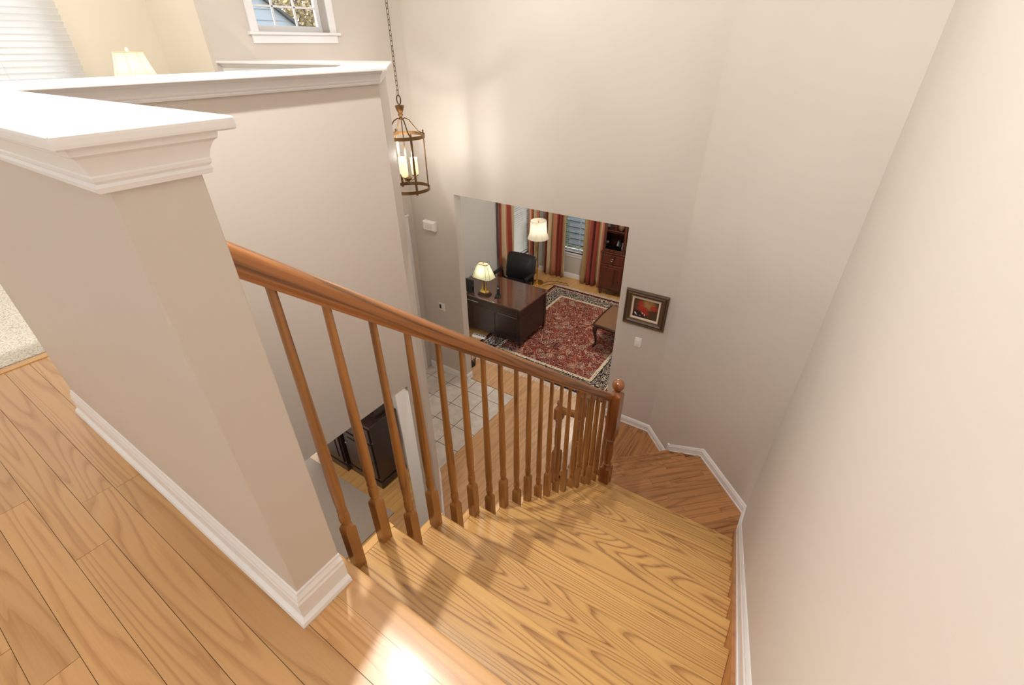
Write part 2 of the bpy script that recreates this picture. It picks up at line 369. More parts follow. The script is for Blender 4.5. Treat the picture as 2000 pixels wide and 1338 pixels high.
def wall_grid(name, p0, p1, z0, z1, thick, holes, mat):
    """Wall from p0 to p1 (plan), visible face on that line, thickness to the side given by 'thick' vector; rectangular holes (s0,s1,z0,z1)."""
    p0, p1 = Vector(p0), Vector(p1); L = (p1 - p0).length; d = (p1 - p0) / L; th = Vector(thick)
    ss = sorted({0, L, *[h[0] for h in holes], *[h[1] for h in holes]}); zs = sorted({z0, z1, *[h[2] for h in holes], *[h[3] for h in holes]})
    def solid(i, j):
        if i < 0 or j < 0 or i >= len(ss) - 1 or j >= len(zs) - 1: return False
        s_, z_ = (ss[i] + ss[i + 1]) / 2, (zs[j] + zs[j + 1]) / 2
        return not any(h[0] < s_ < h[1] and h[2] < z_ < h[3] for h in holes)
    b = MB()
    def P(i, j, k):
        q = p0 + d * ss[i] + th * k; return (q.x, q.y, zs[j])
    for i in range(len(ss) - 1):
        for j in range(len(zs) - 1):
            if not solid(i, j): continue
            b.add([P(i, j, 0), P(i + 1, j, 0), P(i + 1, j + 1, 0), P(i, j + 1, 0)], [(0, 1, 2, 3)])
            b.add([P(i, j, 1), P(i + 1, j, 1), P(i + 1, j + 1, 1), P(i, j + 1, 1)], [(3, 2, 1, 0)])
            for di, dj, (a0, a1) in ((-1, 0, ((i, j), (i, j + 1))), (1, 0, ((i + 1, j), (i + 1, j + 1))), (0, -1, ((i, j), (i + 1, j))), (0, 1, ((i, j + 1), (i + 1, j + 1)))):
                if not solid(i + di, j + dj):
                    b.add([P(*a0, 0), P(*a1, 0), P(*a1, 1), P(*a0, 1)], [(0, 1, 2, 3)])
    return b.build(name, mat)

def clip(poly, nx, ny, c):                           # keep nx*x+ny*y <= c
    out = []
    for i in range(len(poly)):
        a, b = poly[i], poly[(i + 1) % len(poly)]; da, db = nx * a[0] + ny * a[1] - c, nx * b[0] + ny * b[1] - c
        if da <= 0: out.append(a)
        if (da < 0 < db) or (db < 0 < da):
            t = da / (da - db); out.append((a[0] + (b[0] - a[0]) * t, a[1] + (b[1] - a[1]) * t))
    return out
def area(p): return abs(sum(p[i][0] * p[(i + 1) % len(p)][1] - p[(i + 1) % len(p)][0] * p[i][1] for i in range(len(p)))) / 2
def planks(parent, poly, ang, width, ztop, thick, mat, lens=(.6, 1.4), gap=.0014, v0=None, name='plank', joints=None, seed=1, uneven=.0004):
    """Boards running along angle ang clipped to a convex plan polygon; each board an object (local x along the grain)."""
    rnd = random.Random(seed); ca, sa = math.cos(ang), math.sin(ang)
    loc = [(x * ca + y * sa, -x * sa + y * ca) for x, y in poly]
    us = [p[0] for p in loc]; vs = [p[1] for p in loc]
    v = min(vs) if v0 is None else v0
    while v > min(vs): v -= width
    row = 0
    while v < max(vs) - 1e-6:
        cuts = [min(us) - rnd.uniform(0, lens[0])]
        if joints and row in joints: cuts += sorted(joints[row])
        while cuts[-1] < max(us): cuts.append(cuts[-1] + rnd.uniform(*lens))
        for a, b in zip(cuts, cuts[1:]):
            q = loc
            for nx, ny, c in ((1, 0, b - gap / 2), (-1, 0, -a - gap / 2), (0, 1, v + width - gap / 2), (0, -1, -v - gap / 2)):
                q = clip(q, nx, ny, c)
                if len(q) < 3: break
            if len(q) < 3 or area(q) < 1e-4: continue
            cx, cy = sum(p[0] for p in q) / len(q), sum(p[1] for p in q) / len(q)
            zz = rnd.uniform(0, uneven)
            MB().prism([(x - cx, y - cy) for x, y in q], -thick, -zz).build(name, mat, parent, (cx * ca - cy * sa, cx * sa + cy * ca, ztop), ang)
        v += width; row += 1

# ================================================================== SETTING
YW = 4.285; XR = .225; XF = -4.45; XV = -2.05; ZC = 2.6
RISE, RUN, Y0 = .1932, .2304, .3696
w = wall_grid('wall_right', (XR, -3.2), (XR, 3.135), FL, ZC, (.12, 0), [], 'wall'); struct(w, 'long greige wall beside the straight stair flight', 'wall')
w = wall_grid('wall_diagonal', (XR, 3.135), (-.925, YW), FL, ZC, (.085, .085), [], 'wall'); struct(w, 'angled greige wall at the turn of the stairs', 'wall')
w = wall_grid('wall_study', (-.925, YW), (XF, YW), FL, ZC, (0, .115), [(.568, 2.79, FL, -.294)], 'wall'); struct(w, 'tall greige foyer wall with the wide study opening', 'wall')
w = wall_grid('wall_front', (XF, YW + .115), (XF, 2.32), FL, ZC, (-.14, 0), [(.9, 1.65, 1.325, 2.28), (.315, 1.3, FL, -.76)], 'wall'); struct(w, 'front foyer wall with the small high window and the entry door', 'wall')
w = wall_grid('wall_loft_side', (XF - .06, 2.318), (-5.3, 2.318), -.28, ZC, (0, .1), [], 'wall_loft'); struct(w, 'cream return wall of the loft beside the high window', 'wall')
w = wall_grid('wall_loft_back', (-5.3, 2.32), (-5.3, -3.2), FL, ZC, (-.14, 0), [(.77, 3.22, .72, 2.25)], 'wall_loft'); struct(w, 'cream loft wall behind the ivory lamp', 'wall')
w = wall_grid('wall_back', (XR, -3.2), (-5.3, -3.2), FL, ZC, (0, -.12), [(.5, 1.7, .75, 2.15), (1.4, 2.3, FL + 1.0, FL + 2.1)], 'wall'); struct(w, 'unseen hall wall with bare openings added for daylight', 'wall')  # openings added behind the camera to let in soft daylight
# study shell
w = wall_grid('wall_study_left', (-4.97, YW + .115), (-4.97, 8.45), FL, -.25, (-.12, 0), [(2.62, 3.68, FL + .55, FL + 2.35)], 'wall_study'); struct(w, 'grey study wall behind the desk with a blind-covered window', 'wall')
w = wall_grid('wall_study_back', (-4.97, 8.45), (-.6, 8.45), FL, -.25, (0, .12), [(.55, 1.35, FL + .57, FL + 2.35)], 'wall_study'); struct(w, 'grey study wall with the curtained window', 'wall')
w = wall_grid('wall_study_right', (-.6, 8.45), (-.6, YW + .115), FL, -.25, (.12, 0), [], 'wall_study'); struct(w, 'plain grey study wall out of the foyer view', 'wall')
# guard walls round the foyer void
w = MB().prism([(-2.20, .213), (-.775, .213), (-.775, .335), (-2.20, .335)], -.02, 1.075).build('wall_hall_guard', 'wall', bevel=.003)
struct(w, 'greige half wall with thick white cap at the stair head', 'half wall')
guard = [(XV, .335), (XV, 1.85), (-2.85, 2.65), (XF, 2.65), (XF, 2.37), (-2.782, 2.37), (-2.20, 1.788), (-2.20, .335)]
w = MB().prism(guard, -.81, 1.075).build('wall_loft_guard', 'wall'); struct(w, 'greige half wall of the loft above the family room opening', 'half wall')
w = MB().prism([(XV, 1.716), (XV, 1.85), (-2.85, 2.65), (XF, 2.65), (XF, 2.50), (-2.912, 2.50), (-2.20, 1.788), (-2.20, 1.716)], FL, -.81).build('wall_family_room', 'wall'); struct(w, 'greige wall end beside the family room opening', 'wall')
w = wall_grid('wall_under_stair', (-.9, .5), (-.9, 2.62), FL, FL + .85, (.04, 0), [], 'wall'); struct(w, 'low wall closing the space under the stair', 'wall')
# slabs and ceilings
o = MB().box((-5.3, -3.2, -.28), (XR, .345, -.02)).build('floor_hall', 'sub'); struct(o, 'upper hall floor of honey oak boards', 'floor'); HALL = o
o = MB().prism([(-5.3, .345), (-2.06, .345), (-2.2, 1.788), (-2.782, 2.37), (-5.3, 2.37)], -.28, -.02).build('floor_loft', 'sub'); struct(o, 'loft floor with cream carpet', 'floor'); LOFT = o
o = MB().box((-5.4, -3.3, ZC), (.4, 4.5, ZC + .1)).build('ceiling_upper', 'ceil'); struct(o, 'white upper ceiling over stair and foyer', 'ceiling')
o = MB().box((-5.1, YW + .115, -.25), (-.5, 8.6, -.12)).build('ceiling_study', 'ceil'); struct(o, 'white ceiling of the study', 'ceiling')
o = MB().box((-5.3, -3.2, FL - .2), (.35, YW + .06, FL - .015)).build('floor_foyer', 'sub'); struct(o, 'first floor of pale oak strips and entry tiles', 'floor'); GRD = o
o = MB().box((-5.1, YW + .06, FL - .2), (-.5, 8.5, FL - .015)).build('floor_study', 'sub'); struct(o, 'study floor of pale oak strips', 'floor'); STU = o

# ---- boards of the upper hall
yb = Y0 - .085
planks(HALL, [(-2.79, -.85), (XR, -.85), (XR, yb), (-2.79, yb)], 0, .0855, 0, .02, 'plank', (.9, 1.6), .0012, yb, joints={11: [-1.66], 12: [-1.64], 10: [-1.44, -.5], 13: [-.2]}, seed=3)
planks(HALL, [(-2.79, yb), (-2.2, yb), (-2.2, .9), (-2.79, .9)], 0, .0855, 0, .02, 'plank', (.9, 1.6), .0012, yb, seed=4)
o = MB().box((-2.835, -1.2, -.02), (-2.79, 2.4, .006)).build('threshold_strip', 'treadend', HALL, bevel=.003)
o = MB().box((-5.29, -3.1, -.02), (-2.838, 2.31, .009)).build('carpet', 'carpet', LOFT); stuff(o)
# ---- first floor strips
planks(GRD, [(-2.888, 1.75), (-.95, 1.75), (-.95, YW + .06), (-2.888, YW + .06)], PI / 2, .072, FL, .015, 'strip', (.5, 1.3), .0012, seed=5)
planks(GRD, [(-4.9, .6), (-2.05, .6), (-2.05, 1.75), (-2.2, 1.9), (-2.79, 2.5), (-4.9, 2.5)], PI / 2, .072, FL, .015, 'stripwarm', (.6, 1.4), .0012, seed=6)
planks(STU, [(-4.3, YW + .06), (-1.45, YW + .06), (-1.45, 5.0), (-4.3, 5.0)], PI / 2, .072, FL, .015, 'strip', (.5, 1.2), .0012, seed=8)
planks(STU, [(-4.96, YW + .12), (-4.3, YW + .12), (-4.3, 8.44), (-4.96, 8.44)], PI / 2, .072, FL, .015, 'stripwarm', (.8, 1.6), .0012, seed=9)
planks(STU, [(-4.3, 5.0), (-4.15, 5.0), (-4.15, 8.44), (-4.3, 8.44)], PI / 2, .072, FL, .015, 'stripwarm', (.8, 1.6), .0012, seed=10)
planks(STU, [(-4.15, 7.7), (-2.6, 7.7), (-2.6, 8.44), (-4.15, 8.44)], PI / 2, .072, FL, .015, 'stripwarm', (.8, 1.6), .0012, seed=11)
# ---- entry tiles
o = MB().box((XF, 2.65, FL - .015), (-2.89, YW + .055, FL - .004)).build('grout_bed', 'grout', GRD)
T = .343; xt = -2.89
for i in range(5):
    for j in range(7):
        x1 = xt - i * T; x0 = max(x1 - T, XF); yy0 = 4.07 - (5 - j) * T; yy1 = min(yy0 + T, YW + .055)
        if yy1 < 2.66: continue
        yy0 = max(yy0, 2.655)
        if yy1 - yy0 < .04: continue
        q = [(x0 + .004, yy0 + .004), (x1 - .004, yy0 + .004), (x1 - .004, yy1 - .004), (x0 + .004, yy1 - .004)]
        cx, cy = (x0 + x1) / 2, (yy0 + yy1) / 2
        MB().prism([(a - cx, b - cy) for a, b in q], -.01, 0).build('tile', 'tile', GRD, (cx, cy, FL + random.uniform(-.0005, .0005)), bevel=.0015)

# ---- baseboards
BB = [(0, 0), (.027, 0), (.027, .004), (.024, .012), (.016, .018), (.014, .02), (.014, .068), (.011, .074), (.011, .082), (.005, .092), (.004, .098), (0, .1)]
BBS = [(0, 0), (.018, 0), (.018, .012), (.014, .016), (.014, .07), (.01, .076), (.01, .084), (.004, .096), (0, .1)]
T22 = math.tan(PI / 8)
def bb(name, label, runs, prof=BB):
    root = None
    for i, (p0, p1, out, m0, m1) in enumerate(runs):
        b = MB().sweep(prof, p0, p1, out, m0=m0, m1=m1)
        if root is None: root = b.build(name, 'white'); struct(root, label, 'baseboard')
        else: b.build('baseboard_piece', 'white', root)
    return root
bb('baseboard_hall', 'white baseboard round the foot of the stair-head half wall', [((-2.20, .213, 0), (-.775, .213, 0), (0, -1, 0), 0, 1), ((-.775, .213, 0), (-.775, .335, 0), (1, 0, 0), -1, 0)])
s45 = 2 ** -.5
zl, z0_ = -11 * RISE, -14 * RISE
DG = lambda x, z: (x, 3.36 - x, z)
bb('baseboard_diagonal', 'white baseboard stepping along the angled wall at the turn', [
    (DG(-.925, z0_), DG(-.615, z0_), (-s45, -s45, 0), .41, 0),
    (DG(-.60, z0_ + .14), DG(-.235, zl + .004), (-s45, -s45, 0), 0, 0),
    (DG(-.235, zl), DG(XR, zl), (-s45, -s45, 0), 0, -.41)], BBS)
d0 = Vector((s45, -s45, 0))
o = MB().loft([[Vector(DG(-.615, z0_)) + Vector((-s45, -s45, 0)) * a + d0 * b_ + Vector((0, 0, zz)) for a, b_ in ((0, 0), (.018, 0), (.018, .024), (0, .024))] for zz in (0, .236)]).build('baseboard_riser_piece', 'white', bpy.data.objects['baseboard_diagonal'])
NL = lambda y: -(y - Y0) * RISE / RUN
bb('baseboard_stair', 'white baseboard sloping down the right stair wall', [((XR, 3.135, zl), (XR, 2.93, zl), (-1, 0, 0), .41, 0), ((XR, 2.93, zl), (XR, .34, NL(.34) + .02), (-1, 0, 0), 0, 0), ((XR, .34, NL(.34) + .02), (XR, -2.9, 0), (-1, 0, 0), 0, 0)], BBS)
bb('baseboard_study', 'white baseboard on the foyer side of the study wall beside the stairs', [((-1.485, YW, z0_), (-.925, YW, z0_), (0, -1, 0), 0, -.41)], BBS)
bb('baseboard_foyer', 'white baseboard between the entry door and the study opening', [((XF, YW, FL), (-3.715, YW, FL), (0, -1, 0), 1, 0), ((-3.715, YW, FL), (-3.715, YW + .115, FL), (1, 0, 0), -1, 0)], BBS)
bb('baseboard_wall_end', 'white baseboard at the foot of the angled foyer wall end', [((XV, 1.85, FL), (-2.85, 2.65, FL), (s45, s45, 0), 0, .41), ((XV, 1.716, FL), (XV, 1.85, FL), (1, 0, 0), 0, -.4)], BBS)
bb('baseboard_study_back', 'white baseboard under the curtained study window', [((-4.97, 8.45, FL), (-.6, 8.45, FL), (0, -1, 0), 0, 0)], BBS)

# ---- caps of the half walls: overhanging board + crown moulding
CAPP = [(-.07, 1.1), (.046, 1.1), (.052, 1.104), (.054, 1.111), (.052, 1.118), (.046, 1.122), (-.07, 1.122)]
MOU = [(-.0, 1.046), (.010, 1.046), (.012, 1.053), (.009, 1.057), (.0125, 1.061), (.0135, 1.066), (.012, 1.068), (.0155, 1.080), (.021, 1.090), (.026, 1.094), (.027, 1.102), (0, 1.102)]
def cap_on(name, label, poly_in, runs):
    root = MB().prism(poly_in, 1.102, 1.1205).build(name, 'white', bevel=.006, seg=3); struct(root, label, 'trim')
    for p0, p1, out, m0, m1 in runs:
        smooth_auto(MB().sweep(MOU, (*p0, 0), (*p1, 0), (*out, 0), m0=m0, m1=m1).build('crown_moulding', 'white', root), .35)
cap_on('trim_1', 'white cap board and crown on the stair-head half wall', [(-2.254, .172), (-.738, .172), (-.738, .388), (-2.0, .388)],
       [((-2.20, .213), (-.775, .213), (0, -1), 0, 1), ((-.775, .213), (-.775, .335), (1, 0), -1, 1), ((-.775, .335), (-2.05, .335), (0, 1), -1, 0)])
c = .054
cap_on('trim_2', 'white cap board and crown on the loft half wall', [(XV + c, .39), (XV + c, 1.85 + c * T22), (-2.85 + c * T22, 2.65 + c), (XF, 2.65 + c), (XF, 2.37 - c), (-2.782 - c * T22, 2.37 - c), (-2.2 - c, 1.788 - c * T22), (-2.2 - c, .39)],
       [((XV, .335), (XV, 1.85), (1, 0), 0, T22), ((XV, 1.85), (-2.85, 2.65), (s45, s45), -T22, T22), ((-2.85, 2.65), (XF, 2.65), (0, 1), -T22, 0),
        ((XF, 2.37), (-2.782, 2.37), (0, -1), 0, -T22), ((-2.782, 2.37), (-2.2, 1.788), (-s45, -s45), T22, -T22), ((-2.2, 1.788), (-2.2, .335), (-1, 0), T22, 0)])

MB().box((XF, 2.352, .55), (-2.79, 2.371, 1.046)).build('ledge_fascia', 'white', bpy.data.objects['trim_2'], bevel=.003)

# ================================================================== STAIRCASE
ST = empty('staircase', (0, 0, FL)); top(ST, 'honey oak staircase turning down to the foyer', 'staircase')
def sp(b, name, mat, **k):
    o = b.build(name, mat, ST, (0, 0, -FL), **k); return o
XA, XB = -.902, .193
def nose(y0, y1, zt, th=.026):                       # tread section (y,z) with a bullnose at y1
    r = th / 2; pts = [(y0, zt - th), (y0, zt)]
    for i in range(7):
        a = PI / 2 - PI * i / 6; pts.append((y1 - r + r * math.cos(a), zt - r + r * math.sin(a)))
    return pts
def tread(x0, x1, y0, y1, zt, name, mat):
    rings = [[(x, y, z) for y, z in nose(y0, y1, zt)] for x in (x0, x1)]
    cx, cy = (x0 + x1) / 2, (y0 + y1) / 2
    b = MB().loft([[(x - cx, y - cy, z - zt) for x, y, z in r] for r in rings])
    return smooth_auto(b.build(name, mat, ST, (cx, cy, zt - FL)), .8)
tread(-.95, XR, yb, Y0, 0, 'landing_nosing', 'plank')
for k in range(1, 11):
    ya, y1 = Y0 + (k - 1) * RUN - .03, Y0 + k * RUN
    tread(XA, XB, ya, y1, -k * RISE, 'tread', 'tread')
    rings = [[(x, y, z) for x, z in ((-.937, -.026), (-.937, -.006), (-.931, 0), (XA - .0012, 0), (XA - .0012, -.026))] for y in (-(RUN + .03) / 2, (RUN + .03) / 2)]
    MB().loft(rings).build('nosing_return', 'treadend', ST, (0, (ya + y1) / 2, -k * RISE - FL), bevel=.0015)
for k in range(0, 11):
    y1 = Y0 + k * RUN
    MB().box((XA if k else -.9, y1 - .045, -.5 * RISE), (XB, y1 - .027, .5 * RISE - .027)).build('riser', 'riser', ST, (0, 0, -(k + .5) * RISE - FL))
# turn: landing with diagonal boards, two diagonal treads, lower landing, last step
L11 = [(-.93, Y0 + 10 * RUN - .03), (XR, Y0 + 10 * RUN - .03), (XR, 3.135), (-.23, 3.59), (-.93, 2.89)]
def board_floor(poly, ang, zt, width, seed, mat='landing', lens=(.4, .9)):
    for_parent = ST
    before = set(bpy.data.objects)
    planks(ST, poly, ang, width, zt - FL, .02, mat, lens, .0012, seed=seed, name='landing_board')
    sp(MB().prism(poly, zt - .06, zt - .02), 'landing_base', 'sub')
board_floor(L11, PI / 4, zl, .066, 21)
dv = Vector((-s45, s45)) * RUN
A, B_ = Vector((-.25, 3.57)), Vector((-.93, 2.89))
for k in (12, 13):
    P = [tuple(A), tuple(A + dv), tuple(B_ + dv), tuple(B_)]
    poly = [P[0], P[1], P[2], P[3]]
    zt = -k * RISE
    board_floor(poly, PI / 4, zt, .0766, 22 + k)
    A += dv; B_ += dv
board_floor([(A.x, A.y), (-.925, YW), (-1.44, YW), (-1.44, 3.27), (B_.x, B_.y)], PI / 2, z0_, .066, 31, lens=(.3, .7))
board_floor([(-1.44, 3.27), (-1.44, YW - .03), (-1.67, YW - .03), (-1.67, 3.27)], PI / 2, -15 * RISE, .0766, 33)
def nosing_line(p, q, zt, name='nosing'):
    p, q = Vector((*p, zt)), Vector((*q, zt)); d = (q - p).normalized(); n = Vector((-d.y, d.x, 0))
    b = MB().loft([[c + n * o + Vector((0, 0, u)) for o, u in ((0, 0.0005), (.03, 0.0005), (.036, -.006), (.038, -.012), (.036, -.019), (.03, -.024), (0, -.024))] for c in (p, q)])
    smooth_auto(sp(b, name, 'landing'), .8)
def riser_line(p, q, zt):
    d = (Vector(q) - Vector(p)).normalized(); n = Vector((-d.y, d.x))
    P = [Vector(p), Vector(q), Vector(q) + n * .015, Vector(p) + n * .015]
    sp(MB().prism([tuple(v) for v in P], zt - RISE, zt - .024), 'riser', 'riser')
A, B_ = Vector((-.25, 3.57)), Vector((-.93, 2.89))
for k in (11, 12, 13):
    nosing_line(tuple(A), tuple(B_), -k * RISE) if False else nosing_line((B_.x, B_.y), (A.x, A.y), -k * RISE)
    riser_line((B_.x, B_.y), (A.x, A.y), -k * RISE); A += dv; B_ += dv
nosing_line((-1.44, 3.27), (-1.44, YW), z0_); riser_line((-1.44, 3.27), (-1.44, YW), z0_)
nosing_line((-1.67, 3.27), (-1.67, YW), -15 * RISE); riser_line((-1.67, 3.27), (-1.67, YW), -15 * RISE)
# wood skirts under the white baseboards
yk = [(.34, NL(.34) + .02), (2.93, zl)]
b = MB().loft([[(x, .34, -.24), (x, .34, NL(.34) + .02), (x, 2.93, zl + .0), (x, 2.93, zl - .05), (x, 2.6, zl - .12)] for x in (XR - .031, XR - .001)]); sp(b, 'skirt_board', 'skirt')
n_ = Vector((-s45, -s45, 0))
b = MB().loft([[Vector(DG(-.60, z0_)) + n_ * a, Vector(DG(-.60, z0_ + .145)) + n_ * a, Vector(DG(-.235, zl + .01)) + n_ * a, Vector(DG(-.235, zl - .1)) + n_ * a, Vector(DG(-.4, z0_)) + n_ * a] for a in (.001, .014)]); sp(b, 'skirt_board', 'skirt')
# outer string under the open side
saw = [(Y0 - .045, -.36), (Y0 - .045, -.027)]
for k in range(1, 11): saw += [(Y0 + (k - 1) * RUN - .045, -k * RISE - .027), (Y0 + k * RUN - .045, -k * RISE - .027)]
saw += [(Y0 + 10 * RUN - .045, zl - .1), (Y0 + 9.5 * RUN, zl - .12)]
b = MB().loft([[(x, y, z) for y, z in saw] for x in (-.9, -.872)])
sp(b, 'stringer', 'skirt')

fp = [((-.93, 2.63), -11), ((-.93, 2.89), -12), ((-1.093, 3.053), -13), ((-1.256, 3.216), -14), ((-1.44, 3.27), -15), ((-1.67, 3.27), 0)]
for (p_, k_), (q_, _) in zip(fp, fp[1:]):
    d_ = (Vector(q_) - Vector(p_)).normalized(); n2_ = Vector((d_.y, -d_.x)) * -.018
    sp(MB().prism([p_, q_, tuple(Vector(q_) - n2_), tuple(Vector(p_) - n2_)], FL + .001, k_ * RISE - .022), 'side_panel', 'skirt')

# ================================================================== RAILING of the straight flight
RX = -.895
RL = empty('stair_railing', (RX, Y0, 0)); top(RL, 'oak handrail with turned balusters along the straight flight', 'railing')
def baluster_mesh(h, name='baluster'):
    q = .0172
    b = MB(); ring = lambda r, z, n=12: [(r * math.cos(2 * PI * i / n + PI / 4), r * math.sin(2 * PI * i / n + PI / 4), z) for i in range(n)]
    def sqr(r, z):
        out = []
        for i in range(12):
            a = 2 * PI * i / 12 + PI / 4; m_ = max(abs(math.cos(a)), abs(math.sin(a))); out.append((r * math.cos(a) / m_, r * math.sin(a) / m_, z))
        return out
    rings = [sqr(q, 0), sqr(q, .186), sqr(q * .93, .190), ring(.0150, .203), ring(.0125, .207), ring(.0120, .212), ring(.0150, .218), ring(.0163, .230), ring(.0160, .246), ring(.0140, .258), ring(.0122, .264), ring(.0150, .268), ring(.0150, .272), ring(.0128, .277), ring(.0155, .31), ring(.0160, .37), ring(.0148, .5), ring(.0125, .68), ring(.0100, h)]
    b.loft(rings); me = b.mesh(name)
    me.materials.append(M['balus']); return me
h_back, h_front = .84 - .057 + RISE + .012, .84 - .151 + RISE + .012
mb_, mf_ = baluster_mesh(h_back), baluster_mesh(h_front)
for k in range(1, 11):
    for dy, me in ((.068, mb_), (.180, mf_)):
        if k == 10 and dy > .1: continue
        y = Y0 + (k - 1) * RUN + dy
        o = link('baluster', me, RL, (0, y - Y0, -k * RISE)); smooth_auto(o, .7) if k == 1 else None
RP = [(-.022, 0), (.022, 0), (.022, .009), (.025, .013), (.029, .018), (.030, .03), (.030, .050), (.027, .060), (.021, .068), (.011, .075), (0, .077), (-.011, .075), (-.021, .068), (-.027, .060), (-.030, .050), (-.030, .03), (-.029, .018), (-.025, .013), (-.022, .009)]
ya, yz = .30, 2.64; sl = math.atan(RISE / RUN); Lr = (yz - ya) / math.cos(sl)
b = MB().loft([[(o_, y, u_ * math.cos(sl)) for o_, u_ in RP] for y in (0, Lr)]); hr = smooth_auto(b.build('handrail', 'rail', RL, (0, ya - Y0, NL(ya) + .84)), .5); hr.rotation_euler = (-sl, 0, 0)
def newel(parent, loc, zs, name='newel_post', q=.043):
    """zs: base, lower block top, upper block bottom, upper block top, ball top (heights above loc)."""
    z0, z1, z2, z3, z4 = zs; n = 16
    def sqr(r, z): 
        out = []
        for i in range(n):
            a = 2 * PI * i / n + PI / 4; m_ = max(abs(math.cos(a)), abs(math.sin(a))); out.append((r * math.cos(a) / m_, r * math.sin(a) / m_, z))
        return out
    ci = lambda r, z: [(r * math.cos(2 * PI * i / n + PI / 4), r * math.sin(2 * PI * i / n + PI / 4), z) for i in range(n)]
    t = z2 - z1
    body = MB().loft([sqr(q, z0), sqr(q, z1 - .012), sqr(q * .9, z1), ci(q * .8, z1 + .01), ci(q * .66, z1 + .02), ci(q * .84, z1 + .03), ci(q * .84, z1 + .04), ci(q * .62, z1 + .05), ci(q * .82, z1 + .05 + t * .15), ci(q * .86, z1 + t * .45), ci(q * .72, z2 - .06), ci(q * .62, z2 - .045), ci(q * .84, z2 - .036), ci(q * .84, z2 - .026), ci(q * .66, z2 - .018), ci(q * .8, z2 - .008), sqr(q * .9, z2), sqr(q, z2 + .012), sqr(q, z3)])
    o = body.build(name, 'newel', parent, loc); smooth_auto(o, .55)
    r = (z4 - z3 - .045) / 2
    cap_ = MB().loft([sqr(q * 1.0, z3), sqr(q * .9, z3 + .012), ci(q * .8, z3 + .02), ci(q * .55, z3 + .034), ci(q * .5, z3 + .042)]).build('newel_neck', 'newel', o); smooth_auto(cap_, .55)
    ball = MB().lathe([(max(.004, r * math.cos(a)), z4 - r + r * math.sin(a)) for a in [(-PI / 2 + PI * i / 12) for i in range(13)]], 16).build('ball_finial', 'newel', o, smooth=True)
    return o
newel(RL, (-.85 - RX, 2.662 - Y0, -11 * RISE), (0, .36, .70, 1.125, 1.262))
# lower railing round the turn
R2 = empty('turn_railing', (-1.64, 3.31, FL)); top(R2, 'short oak railing stepping down round the turn to the foyer floor', 'railing')
newel(R2, (0, 0, 0), (0, .50, .97, 1.11, 1.22))
PB = Vector((-1.36, 3.23)); pa = PB - Vector((-1.64, 3.31))
newel(R2, (pa.x, pa.y, 2 * RISE), (0, .45, .80, 1.19, 1.24))
def slope_rail(p, q):
    p, q = Vector(p), Vector(q); d = (q - p); hor = Vector((d.x, d.y, 0)).normalized(); n = Vector((-hor.y, hor.x, 0))
    return MB().loft([[c + n * o_ + Vector((0, 0, u_)) for o_, u_ in RP] for c in (p, q)])
def loc2(x, y, z): return Vector((x + 1.64, y - 3.31, z - FL))
a0, a1 = loc2(-1.62, 3.305, -2.02), loc2(-1.39, 3.24, -1.93); smooth_auto(slope_rail(a0, a1).build('handrail', 'rail', R2), .5)
c0, c1 = loc2(-1.34, 3.20, -1.64), loc2(-.88, 2.70, -1.10); smooth_auto(slope_rail(c0, c1).build('handrail', 'rail', R2), .5)
for t_, base in ((.22, -13 * RISE), (.40, -13 * RISE), (.58, -12 * RISE), (.76, -12 * RISE), (.9, -11 * RISE)):
    p = c0 + (c1 - c0) * t_; me = baluster_mesh(p.z - (base - FL) + .012); o = link('baluster', me, R2, (p.x, p.y, base - FL)); smooth_auto(o, .7)
p = a0 + (a1 - a0) * .45; me = baluster_mesh(p.z - RISE + .012); smooth_auto(link('baluster', me, R2, (p.x, p.y, RISE)), .7)

# ================================================================== WINDOWS, DOOR
def window_x(name, label, x, y0, y1, z0, z1, nx, nz, depth=.14, face=1, cas=.07, mat='white'):
    """window in a wall x = const whose room side faces +x (face=1)."""
    root = MB().box((x - depth, y0, z0), (x - depth + .04, y0 + .04, z1)).build(name, mat); struct(root, label, 'window')
    P = lambda a, b, n: MB().box(a, b).build(n, 'white', root, bevel=.002)
    P((x - depth, y1 - .04, z0), (x - depth + .04, y1, z1), 'sash_stile'); P((x - depth, y0 + .04, z0), (x - depth + .04, y1 - .04, z0 + .05), 'sash_rail'); P((x - depth, y0 + .04, z1 - .05), (x - depth + .04, y1 - .04, z1), 'sash_rail')
    gy0, gy1, gz0, gz1 = y0 + .04, y1 - .04, z0 + .05, z1 - .05
    for i in range(1, nx):
        yy = gy0 + (gy1 - gy0) * i / nx; P((x - depth + .012, yy - .008, gz0), (x - depth + .03, yy + .008, gz1), 'muntin')
    for j in range(1, nz):
        zz = gz0 + (gz1 - gz0) * j / nz; P((x - depth + .012, gy0, zz - .008), (x - depth + .03, gy1, zz + .008), 'muntin')
    for i in range(nx):
        for j in range(nz):
            a, b = gy0 + (gy1 - gy0) * i / nx, gy0 + (gy1 - gy0) * (i + 1) / nx; e, f = gz0 + (gz1 - gz0) * j / nz, gz0 + (gz1 - gz0) * (j + 1) / nz
            MB().box((x - depth + .018, a + .009, e + .009), (x - depth + .022, b - .009, f - .009)).build('pane', 'pane', root)
    P((x, y0 - cas, z0), (x + .018, y0, z1), 'casing'); P((x, y1, z0), (x + .018, y1 + cas, z1), 'casing'); P((x, y0 - cas, z1), (x + .018, y1 + cas, z1 + cas), 'casing')
    P((x - depth + .04, y0 - cas - .03, z0 - .022), (x + .04, y1 + cas + .03, z0), 'stool'); P((x, y0 - cas, z0 - .085), (x + .016, y1 + cas, z0 - .022), 'apron')
    return root
window_x('window_1', 'small white window with muntins high on the front foyer wall', XF, 2.755, 3.495, 1.325, 2.28, 3, 6)
window_x('window_2', 'loft window covered by closed white blinds', -5.3, -.9, 1.55, .72, 2.25, 2, 2)
